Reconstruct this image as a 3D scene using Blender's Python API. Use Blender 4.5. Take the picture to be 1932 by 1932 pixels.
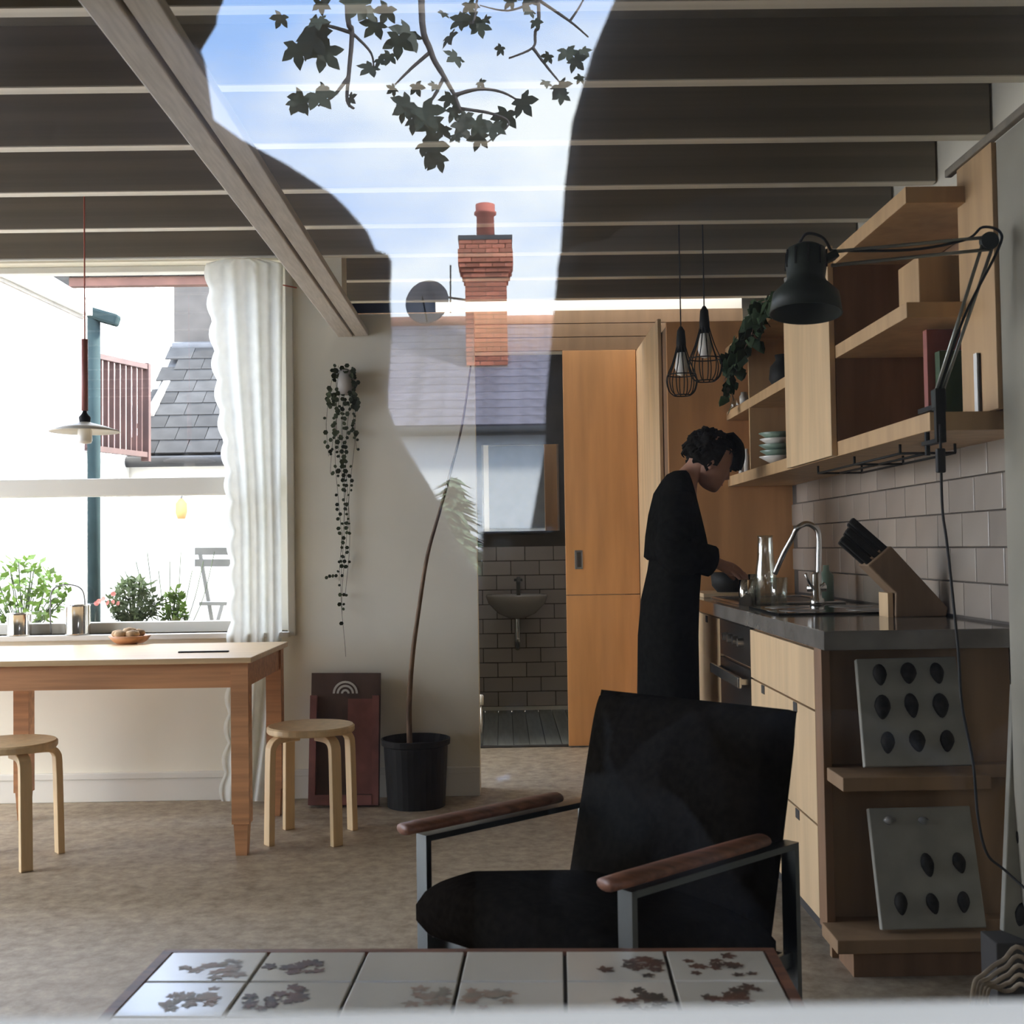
import bpy, bmesh, math, random
from mathutils import Vector, Matrix, noise
random.seed(7)
R = math.radians
scene = bpy.context.scene
col = scene.collection
for o in list(bpy.data.objects): bpy.data.objects.remove(o)

# ------------------------------------------------------------------ camera
F, H, RHO = 2250.0, 1.144, 0.015
TH = 70 / F
PS = 18 / F + RHO * TH
f_ = Vector((math.cos(TH) * math.sin(PS), math.cos(TH) * math.cos(PS), math.sin(TH)))
r0 = Vector((math.cos(PS), -math.sin(PS), 0))
u0 = r0.cross(f_)
r_ = r0 * math.cos(RHO) - u0 * math.sin(RHO)
u_ = r0 * math.sin(RHO) + u0 * math.cos(RHO)
CAM = Vector((0, 0, H))
def at(px, py, X=None, Y=None, Z=None):
    d = f_ + r_ * ((px - 966) / F) - u_ * ((py - 966) / F)
    t = X / d.x if X is not None else Y / d.y if Y is not None else (Z - H) / d.z
    return CAM + d * t
cd = bpy.data.cameras.new('camera'); cam = bpy.data.objects.new('camera', cd); col.objects.link(cam)
cd.sensor_width = 36; cd.lens = F / 1932 * 36; cd.clip_start = .002; cd.clip_end = 300
cam.matrix_world = Matrix(((r_.x, u_.x, -f_.x, 0), (r_.y, u_.y, -f_.y, 0), (r_.z, u_.z, -f_.z, H), (0, 0, 0, 1)))
cd.dof.use_dof = True; cd.dof.focus_distance = 5.0; cd.dof.aperture_fstop = 9
scene.camera = cam

# ------------------------------------------------------------------ world, sun, exposure
w = bpy.data.worlds.new('sky'); scene.world = w; w.use_nodes = True
nt = w.node_tree; nt.nodes.clear()
def N(nt, t, **k):
    n = nt.nodes.new(t)
    for a, b in k.items(): setattr(n, a, b)
    return n
tc = N(nt, 'ShaderNodeTexCoord'); mp = N(nt, 'ShaderNodeMapping'); mp.inputs['Scale'].default_value = (1, 1, 2.2)
nz = N(nt, 'ShaderNodeTexNoise'); nz.inputs['Scale'].default_value = 2.3; nz.inputs['Detail'].default_value = 7; nz.inputs['Roughness'].default_value = .55
rp = N(nt, 'ShaderNodeValToRGB')
rp.color_ramp.elements[0].position = .40; rp.color_ramp.elements[0].color = (.36, .54, .88, 1)
rp.color_ramp.elements[1].position = .62; rp.color_ramp.elements[1].color = (1.0, .98, .93, 1)
e = rp.color_ramp.elements.new(.5); e.color = (.66, .74, .90, 1)
bg = N(nt, 'ShaderNodeBackground'); bg.inputs['Strength'].default_value = 11.5
wo = N(nt, 'ShaderNodeOutputWorld')
L = nt.links.new
L(tc.outputs['Generated'], mp.inputs['Vector']); L(mp.outputs['Vector'], nz.inputs['Vector'])
L(nz.outputs['Fac'], rp.inputs['Fac']); L(rp.outputs['Color'], bg.inputs['Color']); L(bg.outputs[0], wo.inputs[0])
sd = bpy.data.lights.new('sun', 'SUN'); sun = bpy.data.objects.new('sun', sd); col.objects.link(sun)
sd.energy = 28; sd.angle = R(6); sd.color = (1, .93, .82)
sun.rotation_euler = Vector((.80, .42, .62)).to_track_quat('Z', 'Y').to_euler(); sun.location = (8, 6, 12)
def portal(name, loc, sx, sy, normal):
    l = bpy.data.lights.new(name, 'AREA'); o = bpy.data.objects.new(name, l); col.objects.link(o)
    l.shape = 'RECTANGLE'; l.size = sx; l.size_y = sy; l.cycles.is_portal = True
    o.location = loc; o.rotation_euler = (-Vector(normal)).to_track_quat('Z', 'Y').to_euler()
vs = scene.view_settings
scene.display_settings.display_device = 'sRGB'
vs.view_transform = 'Standard'; vs.look = 'None'; vs.exposure = 0.25; vs.gamma = 1; vs.use_curve_mapping = False
scene.cycles.max_bounces = 10; scene.cycles.diffuse_bounces = 6; scene.cycles.transparent_max_bounces = 16
scene.cycles.caustics_reflective = False; scene.cycles.caustics_refractive = False
scene.cycles.sample_clamp_indirect = 6

# ------------------------------------------------------------------ materials
MT = {}
def mat(name, c, rough=.6, metal=0, var=.12, scale=6, stretch=(1, 1, 1), bump=0, c2=None, rnd=0, spec=.5, detail=4, lo=.35, hi=.65, trans=0, nrough=.5):
    m = bpy.data.materials.new(name); m.use_nodes = True; t = m.node_tree; b = t.nodes['Principled BSDF']
    b.inputs['Roughness'].default_value = rough; b.inputs['Metallic'].default_value = metal
    b.inputs['Specular IOR Level'].default_value = spec
    tc = N(t, 'ShaderNodeTexCoord'); mp = N(t, 'ShaderNodeMapping'); mp.inputs['Scale'].default_value = stretch
    nz = N(t, 'ShaderNodeTexNoise'); nz.inputs['Scale'].default_value = scale; nz.inputs['Detail'].default_value = detail; nz.inputs['Roughness'].default_value = nrough
    rp = N(t, 'ShaderNodeValToRGB')
    ca = tuple(x * (1 - var) for x in c) if c2 is None else c; cb = tuple(min(1, x * (1 + var)) for x in c) if c2 is None else c2
    rp.color_ramp.elements[0].color = (*ca, 1); rp.color_ramp.elements[1].color = (*cb, 1)
    rp.color_ramp.elements[0].position = lo; rp.color_ramp.elements[1].position = hi
    l = t.links.new
    l(tc.outputs['Object'], mp.inputs['Vector']); l(mp.outputs['Vector'], nz.inputs['Vector']); l(nz.outputs['Fac'], rp.inputs['Fac'])
    out = rp.outputs['Color']
    if rnd:
        oi = N(t, 'ShaderNodeObjectInfo'); mr = N(t, 'ShaderNodeMapRange')
        mr.inputs['To Min'].default_value = 1 - rnd; mr.inputs['To Max'].default_value = 1 + rnd
        l(oi.outputs['Random'], mr.inputs['Value'])
        hs = N(t, 'ShaderNodeHueSaturation'); l(mr.outputs[0], hs.inputs['Value']); l(out, hs.inputs['Color']); out = hs.outputs['Color']
    l(out, b.inputs['Base Color'])
    if bump:
        bp = N(t, 'ShaderNodeBump'); bp.inputs['Strength'].default_value = bump; bp.inputs['Distance'].default_value = .01
        l(nz.outputs['Fac'], bp.inputs['Height']); l(bp.outputs[0], b.inputs['Normal'])
    if trans:
        tr = N(t, 'ShaderNodeBsdfTranslucent'); l(out, tr.inputs['Color']); mx = N(t, 'ShaderNodeMixShader'); mx.inputs[0].default_value = trans
        l(b.outputs[0], mx.inputs[1]); l(tr.outputs[0], mx.inputs[2]); l(mx.outputs[0], t.nodes['Material Output'].inputs[0])
    MT[name] = m; return m
def glassmat(name, refl, tint=(1, 1, 1), rough=0, gcol=(1, 1, 1)):
    m = bpy.data.materials.new(name); m.use_nodes = True; t = m.node_tree; t.nodes.clear()
    tr = N(t, 'ShaderNodeBsdfTransparent'); tr.inputs[0].default_value = (*tint, 1)
    gl = N(t, 'ShaderNodeBsdfGlossy'); gl.inputs['Roughness'].default_value = rough; gl.inputs['Color'].default_value = (*gcol, 1)
    mx = N(t, 'ShaderNodeMixShader'); mx.inputs[0].default_value = refl; o = N(t, 'ShaderNodeOutputMaterial')
    t.links.new(tr.outputs[0], mx.inputs[1]); t.links.new(gl.outputs[0], mx.inputs[2]); t.links.new(mx.outputs[0], o.inputs[0])
    MT[name] = m; return m
mat('white_wall', (.78, .74, .62), .85, var=.04, scale=2.5, bump=.05)
mat('sill_paint', (.175, .168, .15), .6, var=.04)
mat('white_paint', (.74, .72, .65), .5, var=.03, scale=3)
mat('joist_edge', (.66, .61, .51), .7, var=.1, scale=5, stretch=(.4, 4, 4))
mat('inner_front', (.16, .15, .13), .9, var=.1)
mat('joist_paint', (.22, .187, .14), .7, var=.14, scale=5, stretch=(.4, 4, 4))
mat('deck', (.20, .175, .13), .85, var=.15, scale=4)
mat('beam_paint', (.58, .53, .47), .6, var=.1, scale=30, stretch=(4, .3, 4))
mat('groove', (.05, .045, .04), .9)
mat('concrete', (.22, .17, .115), .5, c2=(.46, .38, .275), scale=16, detail=15, nrough=.72, lo=.34, hi=.66, bump=.15)
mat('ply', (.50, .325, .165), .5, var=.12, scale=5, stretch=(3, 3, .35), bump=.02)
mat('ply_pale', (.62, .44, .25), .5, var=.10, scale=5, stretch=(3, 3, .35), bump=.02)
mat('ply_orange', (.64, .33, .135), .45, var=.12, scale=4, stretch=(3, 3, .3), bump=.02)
mat('ply_brown_shaded', (.27, .165, .085), .6, var=.12, scale=5, stretch=(3, 3, .4))  # end shelf: shade on the plywood put into its colour; also brown bulkhead boards
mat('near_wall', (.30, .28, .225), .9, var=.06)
mat('ply_shaded', (.22, .12, .06), .6, var=.15, scale=5, stretch=(3, 3, .4))  # plywood in shadow: the dark of the shelf interiors put into its colour
mat('pine', (.52, .25, .11), .5, var=.18, scale=7, stretch=(.3, 6, 6))
mat('pine_top', (.66, .46, .25), .35, var=.1, scale=6, stretch=(.3, 6, 6))
mat('birch', (.72, .53, .30), .4, var=.1, scale=6, stretch=(5, 5, .4))
mat('teak', (.19, .075, .038), .5, var=.3, scale=14, stretch=(.6, 4, 4))
mat('black_fabric', (.0085, .0068, .005), 1, var=.3, scale=60, bump=.1, spec=0)
mat('black_cloth', (.007, .0066, .0055), 1, var=.3, scale=40, bump=.1, spec=0)
mat('chair_steel', (.16, .17, .165), .28, 1, var=.05)
mat('chrome', (.62, .62, .60), .22, 1, var=.05)
mat('steel', (.55, .54, .52), .25, 1, var=.05)
mat('tin', (.72, .70, .66), .12, 1, var=.05)
mat('worktop', (.17, .155, .135), .10, var=.15, scale=9)
mat('black_gloss', (.012, .013, .012), .08)
mat('oven_black', (.012, .012, .012), .3)
mat('black_plastic', (.016, .016, .014), .6, spec=.2, var=.2)
mat('black_rubber', (.015, .015, .015), .7)
mat('tile_white', (.33, .285, .24), .14, var=.06, scale=3, rnd=.10)
mat('tile_bath', (.42, .37, .33), .18, var=.06, scale=3, rnd=.08)
mat('grout', (.10, .085, .07), .9)
mat('bath_floor', (.20, .20, .17), .55, var=.15, scale=6, stretch=(6, .5, 1), rnd=.12)
mat('porcelain', (.42, .39, .36), .12, var=.03)
mat('mirror', (.92, .93, .92), .01, 1, var=.0)
mat('curtain', (.82, .82, .77), .9, var=.04, scale=20, trans=.5)
mat('red_cord', (.45, .10, .06), .6)
mat('red_brown', (.33, .11, .09), .55, var=.15)
mat('plant_green', (.035, .042, .02), .8, spec=.1, var=.5, scale=8)
mat('ivy', (.03, .05, .024), .7, spec=.15, var=.5, scale=20, rnd=.4)
mat('leaf_dark', (.035, .045, .03), .6, var=.3, scale=20, rnd=.4, trans=.15)
mat('bark', (.10, .085, .08), .9, var=.3, scale=30)
mat('stem', (.16, .10, .06), .8, var=.35, scale=40, stretch=(1, 1, .3))
mat('soil', (.03, .022, .016), .95)
mat('crate', (.085, .05, .035), .6, var=.3, scale=8, stretch=(1, 1, .4))
mat('crate_red', (.20, .075, .06), .55, var=.3, scale=6)
mat('print_white', (.6, .58, .52), .7)
mat('bread', (.42, .28, .15), .8, var=.35, scale=30, bump=.3)
mat('paper', (.8, .8, .77), .8, var=.03)
mat('plaster_board', (.27, .255, .21), .8, var=.12, scale=9, bump=.08)
mat('shell', (.018, .016, .013), .7, spec=.2, var=.5, scale=40)
mat('shell_pale', (.22, .21, .19), .4, var=.3, scale=40)
mat('table_tile', (.62, .57, .47), .22, var=.05, scale=4, rnd=.05)
mat('table_grout', (.06, .045, .03), .9)
mat('leaf_print', (.16, .065, .035), .5, c2=(.06, .045, .03), scale=25)
mat('leaf_print_pale', (.40, .26, .18), .5, c2=(.30, .26, .19), scale=25)
mat('lamp_green', (.03, .037, .03), .5, spec=.25, var=.1)
mat('lamp_arm', (.30, .30, .26), .35, .6, var=.1)
mat('skin', (.42, .22, .15), .55, var=.08, scale=20)
mat('hair', (.008, .0065, .005), .85, spec=.1, var=.4, scale=60, bump=.5)
mat('green_book', (.05, .09, .04), .6)
mat('ceramic_green', (.20, .28, .22), .3, var=.1)
mat('white_ceramic', (.65, .62, .56), .25)
mat('bulb', (.88, .86, .80), .2)
mat('slate', (.04, .04, .039), .9, spec=.1, var=.2, scale=5, rnd=.25)
mat('lead', (.05, .054, .06), .6, var=.2)
mat('brown_slat', (.05, .022, .019), .7, var=.2, scale=6, rnd=.15)
mat('teal_pipe', (.022, .036, .038), .9, spec=.05, var=.15)
mat('render_white', (.85, .84, .80), .9, var=.04)
mat('knife_wood_shaded', (.20, .13, .075), .6, var=.15, scale=5, stretch=(3, 3, .4))  # knife block wood darkened, its camera-facing shade put into the colour
mat('stack_grey', (.06, .054, .047), .9, var=.15)
mat('render_grey', (.35, .33, .30), .9, var=.1)
mat('awning_red', (.12, .055, .04), .8, var=.2)
mat('gutter', (.022, .024, .027), .6)
mat('brick', (.52, .17, .10), .85, var=.15, scale=12, rnd=.25)
mat('mortar', (.30, .22, .18), .9)
mat('terracotta', (.60, .17, .12), .8, var=.1)
mat('roof_slate', (.20, .18, .21), .6, var=.25, scale=6, rnd=.1)
mat('ridge', (.48, .23, .16), .8)
mat('dish', (.07, .07, .08), .5)
mat('asphalt', (.10, .10, .10), .9, var=.2, scale=20)
mat('garden_soil', (.20, .17, .13), .95, var=.3)
mat('leaf_light', (.16, .26, .05), .6, var=.5, scale=9, trans=.25)
mat('leaf_mid', (.13, .17, .08), .6, var=.5, scale=9, trans=.25)
mat('conifer', (.09, .13, .07), .8, var=.5, scale=14)
mat('flower', (.7, .22, .18), .6, var=.4)
mat('car_paint', (.30, .37, .52), .18, spec=.8, var=.02)
mat('car_glass', (.03, .04, .06), .05, spec=1)
mat('tail_light', (.45, .02, .02), .2)
mat('coat_dark', (.016, .014, .015), .9, var=.3, scale=30)
mat('coat_plum', (.030, .020, .022), .9, var=.3, scale=30)
mat('grey_metal', (.20, .20, .19), .45, .5)
mat('orange_lantern', (.75, .32, .12), .6)
mat('twine', (.34, .27, .19), .9, var=.2, scale=40)
glassmat('front_glass', .078, gcol=(.84, .92, 1))
glassmat('pane_glass', .07)
glassmat('clear_glass', .16, (.93, .95, .93))

# ------------------------------------------------------------------ mesh helpers
def wloc(o):
    v = Vector((0, 0, 0))
    while o is not None: v += o.location; o = o.parent
    return v
def tag(o, label=None, cat=None, group=None, kind=None):
    if label: o['label'] = label
    if cat: o['category'] = cat
    if group: o['group'] = group
    if kind: o['kind'] = kind
    return o
def thing(name, loc, label, cat, group=None, kind=None):
    o = bpy.data.objects.new(name, None); col.objects.link(o); o.location = loc; o.empty_display_size = .1
    return tag(o, label, cat, group, kind)
def maple(s=1.0):
    pts = []
    lob = [(0, 1.0), (55, .92), (-55, .92), (112, .62), (-112, .62)]
    prof = []
    for a, l in lob:
        prof += [(a - 23, .62 * l), (a - 11, .78 * l), (a, l), (a + 11, .78 * l), (a + 23, .62 * l)]
    for a in (28, -28, 83, -83): prof.append((a, .44))
    prof += [(150, .3), (-150, .3), (180, .12)]
    prof.sort()
    for a, l in prof: pts.append((s * l * math.sin(R(a)), s * l * math.cos(R(a))))
    return pts
class MB:
    def __init__(s): s.v = []; s.f = []; s.M = Matrix.Identity(4)
    def add(s, vs, fs):
        n = len(s.v); s.v += [s.M @ Vector(p) for p in vs]; s.f += [tuple(i + n for i in q) for q in fs]; return s
    def box(s, x0, x1, y0, y1, z0, z1, bev=0):
        x0, x1 = min(x0, x1), max(x0, x1); y0, y1 = min(y0, y1), max(y0, y1); z0, z1 = min(z0, z1), max(z0, z1)
        bm = bmesh.new(); bmesh.ops.create_cube(bm, size=1)
        for v in bm.verts: v.co = Vector(((x0 + x1) / 2 + v.co.x * (x1 - x0), (y0 + y1) / 2 + v.co.y * (y1 - y0), (z0 + z1) / 2 + v.co.z * (z1 - z0)))
        if bev: bmesh.ops.bevel(bm, geom=bm.edges[:], offset=min(bev, .45 * min(x1 - x0, y1 - y0, z1 - z0)), segments=2, affect='EDGES', profile=.6)
        bm.verts.index_update(); s.add([v.co.copy() for v in bm.verts], [[v.index for v in q.verts] for q in bm.faces]); bm.free(); return s
    def hexa(s, p):  # 8 points: bottom ring 0-3, top ring 4-7
        return s.add(p, [(3, 2, 1, 0), (4, 5, 6, 7), (0, 1, 5, 4), (1, 2, 6, 5), (2, 3, 7, 6), (3, 0, 4, 7)])
    def bar(s, a, b, w, t, up=(0, 0, 1)):  # rectangular bar a->b
        a, b = Vector(a), Vector(b); d = (b - a).normalized(); up = Vector(up)
        x = d.cross(up)
        if x.length < 1e-4: x = d.cross(Vector((0, 1, 0)))
        x.normalize(); y = x.cross(d); p = []
        for c in (a, b): p += [c - x * w / 2 - y * t / 2, c + x * w / 2 - y * t / 2, c + x * w / 2 + y * t / 2, c - x * w / 2 + y * t / 2]
        return s.hexa(p)
    def tube(s, pts, r, n=8, closed=False):
        pts = [Vector(p) for p in pts]; k = len(pts); rs = r if isinstance(r, (list, tuple)) else [r] * k
        vs, fs = [], []; prev = None
        for i, p in enumerate(pts):
            if closed: d = pts[(i + 1) % k] - pts[i - 1]
            else: d = pts[min(i + 1, k - 1)] - pts[max(i - 1, 0)]
            d.normalize()
            if prev is None:
                a = Vector((0, 0, 1)) if abs(d.z) < .9 else Vector((1, 0, 0)); x = d.cross(a).normalized()
            else:
                x = prev - d * prev.dot(d); x.normalize()
            prev = x; y = d.cross(x)
            for j in range(n):
                t = 2 * math.pi * j / n; vs.append(p + (x * math.cos(t) + y * math.sin(t)) * rs[i])
        m = k if closed else k - 1
        for i in range(m):
            for j in range(n):
                i2 = (i + 1) % k; fs.append((i * n + j, i * n + (j + 1) % n, i2 * n + (j + 1) % n, i2 * n + j))
        if not closed: fs += [tuple(range(n))[::-1], tuple((k - 1) * n + j for j in range(n))]
        return s.add(vs, fs)
    def lathe(s, prof, c=(0, 0, 0), n=24, axis=None):
        c = Vector(c); q = Matrix.Identity(3) if axis is None else Vector(axis).to_track_quat('Z', 'Y').to_matrix()
        vs, fs = [], []
        for r, z in prof:
            for j in range(n):
                t = 2 * math.pi * j / n; vs.append(c + q @ Vector((r * math.cos(t), r * math.sin(t), z)))
        for i in range(len(prof) - 1):
            for j in range(n): fs.append((i * n + j, i * n + (j + 1) % n, (i + 1) * n + (j + 1) % n, (i + 1) * n + j))
        if prof[0][0] > 1e-5: fs.append(tuple(range(n))[::-1])
        if prof[-1][0] > 1e-5: fs.append(tuple((len(prof) - 1) * n + j for j in range(n)))
        return s.add(vs, fs)
    def loft(s, rings, cap=True):
        n = len(rings[0]); vs = [p for r in rings for p in r]; fs = []
        for i in range(len(rings) - 1):
            for j in range(n): fs.append((i * n + j, i * n + (j + 1) % n, (i + 1) * n + (j + 1) % n, (i + 1) * n + j))
        if cap: fs += [tuple(range(n))[::-1], tuple((len(rings) - 1) * n + j for j in range(n))]
        return s.add(vs, fs)
    def prism(s, poly, d):  # polygon of 3D points extruded by vector d
        n = len(poly); d = Vector(d); vs = [Vector(p) for p in poly] + [Vector(p) + d for p in poly]
        fs = [tuple(range(n))[::-1], tuple(range(n, 2 * n))] + [(i, (i + 1) % n, n + (i + 1) % n, n + i) for i in range(n)]
        return s.add(vs, fs)
    def build(s, name, m, parent=None, smooth=False, bev=0, sub=0, **k):
        me = bpy.data.meshes.new(name); o = bpy.data.objects.new(name, me); col.objects.link(o)
        if parent is not None: org = wloc(parent); o.parent = parent
        else:
            xs = [p.x for p in s.v]; ys = [p.y for p in s.v]; zs = [p.z for p in s.v]
            org = Vector(((min(xs) + max(xs)) / 2, (min(ys) + max(ys)) / 2, min(zs))); o.location = org
        me.from_pydata([tuple(p - org) for p in s.v], [], s.f)
        bm = bmesh.new(); bm.from_mesh(me); bmesh.ops.recalc_face_normals(bm, faces=bm.faces[:]); bm.to_mesh(me); bm.free()
        me.materials.append(MT[m])
        if smooth:
            for p in me.polygons: p.use_smooth = True
        if bev:
            b = o.modifiers.new('bevel', 'BEVEL'); b.width = bev; b.segments = 2; b.limit_method = 'ANGLE'
        if sub:
            b = o.modifiers.new('subdivision', 'SUBSURF'); b.levels = sub; b.render_levels = sub
        return tag(o, **k)
def BX(name, x0, x1, y0, y1, z0, z1, m, parent=None, bev=0, **k): return MB().box(x0, x1, y0, y1, z0, z1, bev).build(name, m, parent, **k)
def inst(me, name, loc, parent, rot=None, sc=None):
    o = bpy.data.objects.new(name, me); col.objects.link(o); o.parent = parent
    o.location = Vector(loc) - (wloc(parent) if parent else Vector((0, 0, 0)))
    if rot: o.rotation_euler = rot
    if sc: o.scale = sc
    return o
def mesh_of(mb, m, smooth=False):
    me = bpy.data.meshes.new(m); me.from_pydata([tuple(p) for p in mb.v], [], mb.f)
    bm = bmesh.new(); bm.from_mesh(me); bmesh.ops.recalc_face_normals(bm, faces=bm.faces[:]); bm.to_mesh(me); bm.free()
    me.materials.append(MT[m])
    if smooth:
        for p in me.polygons: p.use_smooth = True
    return me
def ering(c, rx, ry, n=20, u=(1, 0, 0), v=(0, 1, 0), ph=0):
    c, u, v = Vector(c), Vector(u), Vector(v)
    return [c + u * (rx * math.cos(2 * math.pi * i / n + ph)) + v * (ry * math.sin(2 * math.pi * i / n + ph)) for i in range(n)]
def skin(name, pts, edges, m, parent, sub=2):
    org = wloc(parent); me = bpy.data.meshes.new(name); o = bpy.data.objects.new(name, me); col.objects.link(o); o.parent = parent
    me.from_pydata([tuple(Vector(p[:3]) - org) for p in pts], edges, []); me.materials.append(MT[m])
    o.modifiers.new('skin', 'SKIN').use_smooth_shade = True
    for i, p in enumerate(pts):
        d = me.skin_vertices[0].data[i]; d.radius = (p[3], p[4] if len(p) > 4 else p[3]); d.use_root = (i == 0)
    s = o.modifiers.new('subdivision', 'SUBSURF'); s.levels = sub; s.render_levels = sub
    return o
def smooth_path(pts, n=8):
    pts = [Vector(p) for p in pts]; out = []
    for i in range(len(pts) - 1):
        p0, p1, p2, p3 = pts[max(i - 1, 0)], pts[i], pts[i + 1], pts[min(i + 2, len(pts) - 1)]
        for k in range(n):
            t = k / n; out.append(.5 * ((2 * p1) + (p2 - p0) * t + (2 * p0 - 5 * p1 + 4 * p2 - p3) * t * t + (3 * p1 - p0 - 3 * p2 + p3) * t ** 3))
    out.append(pts[-1]); return out

# ================================================================== THE ROOM
YW, YB, WX, WXN, YF = 5.60, 6.92, 1.42, 1.273, .35
ZJ, ZD = 2.534, 2.72          # joist underside, deck underside
XL = -4.2
S = dict(kind='structure')
fl = BX('floor', XL - .2, 1.8, YF, YB, -.12, 0, 'concrete', **S)
XE = at(905, 1400, Y=YW).x    # free end of the white wall
XR = at(541, 800, Y=YW).x     # right reveal of the left window
ZS, ZT = .775, 2.525
XWL = -3.6
mb = MB()
mb.box(XL, XWL, YW, YW + .18, 0, ZD); mb.box(XWL, XR, YW, YW + .18, 0, ZS); mb.box(XWL, XR, YW, YW + .18, ZT, ZD)
XB = -.74
mb.box(XR, XB, YW, YW + .18, 0, ZD); mb.box(XB, XE, YW, YW + .18, 0, 2.262)
wb = mb.build('wall_back', 'white_wall', **S)
GY0, GY1, GZ0, GZ1 = 2.4, 5.5, .05, 2.45
mb = MB(); mb.box(XL - .15, XL, YF, GY0, 0, ZD); mb.box(XL - .15, XL, GY1, YW + .18, 0, ZD); mb.box(XL - .15, XL, GY0, GY1, 0, GZ0); mb.box(XL - .15, XL, GY0, GY1, GZ1, ZD)
mb.build('wall_left', 'white_wall', **S)
w4 = thing('window_4', (XL - .08, 3.05, GZ0), None, None, kind='structure')
for k in range(5):
    y = GY0 + (GY1 - GY0 - .06) * k / 4; MB().box(XL - .11, XL - .05, y, y + .06, GZ0, GZ1).build('mullion', 'white_paint', w4)
    if k < 4: MB().add([(XL - .08, y + .06, GZ0 + .06), (XL - .08, y + (GY1 - GY0 - .06) / 4, GZ0 + .06), (XL - .08, y + (GY1 - GY0 - .06) / 4, GZ1 - .06), (XL - .08, y + .06, GZ1 - .06)], [(0, 1, 2, 3)]).build('window_pane', 'pane_glass', w4)
mb = MB(); mb.box(XL - .11, XL - .05, GY0, GY1, GZ0, GZ0 + .06); mb.build('rail', 'white_paint', w4); mb = MB(); mb.box(XL - .11, XL - .05, GY0, GY1, GZ1 - .06, GZ1); mb.build('rail', 'white_paint', w4)
portal('window_portal_left', (XL - .14, (GY0 + GY1) / 2, (GZ0 + GZ1) / 2), GY1 - GY0, GZ1 - GZ0, (1, 0, 0))
ZL = at(1885, 262, X=WXN).z
mb = MB(); mb.box(WX, WX + .34, 2.95, YB + 1.8, 0, ZL); mb.box(1.70, WX + .34, YF, YB + 1.8, ZL, ZD); mb.build('wall_right', 'white_wall', **S)
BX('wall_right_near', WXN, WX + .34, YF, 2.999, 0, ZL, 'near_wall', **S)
mb = MB(); mb.box(XL, XWL, YW - .018, YW, 0, .13, .004); mb.box(XWL, XE, YW - .018, YW, 0, .13, .004)
mb.box(XL, XE, YW - .024, YW, .105, .135, .004); mb.build('baseboard_back', 'white_paint', **S)
# front wall with the pane the camera looks through
WZ0, WZ1, WXA, WXB = at(966, 1893, Y=YF + .05).z, 1.38, -.72, .66
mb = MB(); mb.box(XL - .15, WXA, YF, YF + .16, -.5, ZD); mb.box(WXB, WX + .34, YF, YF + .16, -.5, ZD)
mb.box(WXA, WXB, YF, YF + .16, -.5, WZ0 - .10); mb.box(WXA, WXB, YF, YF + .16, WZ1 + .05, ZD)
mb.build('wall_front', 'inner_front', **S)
wf = thing('window_1', (0, YF, WZ0 - .07), None, None, kind='structure')
mb = MB(); mb.box(WXA, WXB, YF, YF + .05, WZ0 - .10, WZ0, .006); mb.build('window_frame', 'sill_paint', wf)
mb = MB(); mb.box(WXA, WXB, YF - .02, YF + .05, WZ1, WZ1 + .05, .006); mb.build('window_head', 'white_paint', wf)
mb = MB(); mb.box(WXA, WXA + .05, YF - .02, YF + .05, WZ0, WZ1); mb.box(WXB - .05, WXB, YF - .02, YF + .05, WZ0, WZ1); mb.build('window_stile', 'white_paint', wf)
MB().add([(WXA + .05, YF + .004, WZ0 - .004), (WXB - .05, YF + .004, WZ0 - .004), (WXB - .05, YF + .004, WZ1), (WXA + .05, YF + .004, WZ1)], [(0, 1, 2, 3)]).build('window_pane', 'front_glass', wf)
portal('window_portal_front', ((WXA + WXB) / 2, YF - .03, (WZ0 + WZ1) / 2), WXB - WXA, WZ1 - WZ0, (0, 1, 0))

# ceiling with joists, skylight
SKX0, SKX1, SKY0, SKY1 = -.7, 1.6, 6.655, 6.915
mb = MB(); T = ZD + .12
XQ = WX + .34
FILL_HALL = (-1.15, -1.0, 6.2, 6.5); FILL_BATH = (.0, .38, 7.5, 7.88)      # two added roof openings, out of view, that fill hall and bathroom with light
for (x0, x1, y0, y1) in ((XL - .15, XQ, YF, 5.78), (-1.2, XQ, 5.78, FILL_HALL[2]), (-1.2, FILL_HALL[0], FILL_HALL[2], FILL_HALL[3]), (FILL_HALL[1], XQ, FILL_HALL[2], FILL_HALL[3]), (-1.2, XQ, FILL_HALL[3], SKY0), (-1.2, SKX0, SKY0, SKY1), (SKX1, XQ, SKY0, SKY1), (-1.2, XQ, SKY1, FILL_BATH[2]), (-1.2, FILL_BATH[0], FILL_BATH[2], FILL_BATH[3]), (FILL_BATH[1], XQ, FILL_BATH[2], FILL_BATH[3]), (-1.2, XQ, FILL_BATH[3], YB + 1.8)): mb.box(x0, x1, y0, y1, ZD, T)
ce = mb.build('ceiling', 'deck', **S)
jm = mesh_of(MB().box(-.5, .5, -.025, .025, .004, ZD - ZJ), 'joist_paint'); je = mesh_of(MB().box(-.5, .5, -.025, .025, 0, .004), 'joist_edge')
for k in range(-4, 8):
    y = 3.02 + .515 * k; x0, x1 = (XL, 1.69) if y < YW + .05 else (-1.2, 1.69)
    o = inst(jm, 'joist', ((x0 + x1) / 2, y, ZJ), ce, sc=(x1 - x0, 1, 1)); e_ = inst(je, 'joist_edge', (0, 0, 0), None); e_.parent = o; e_.location = (0, 0, 0)
a, b = at(638, 636, Y=YW), at(695, 633, Y=YW)
g = at(668, 633, Y=YW).x; zb = a.z
bm_ = MB(); bm_.box(a.x, g - .006, .6, YW, zb, zb + .10, .004); bm_.build('beam', 'beam_paint', ce)
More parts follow.
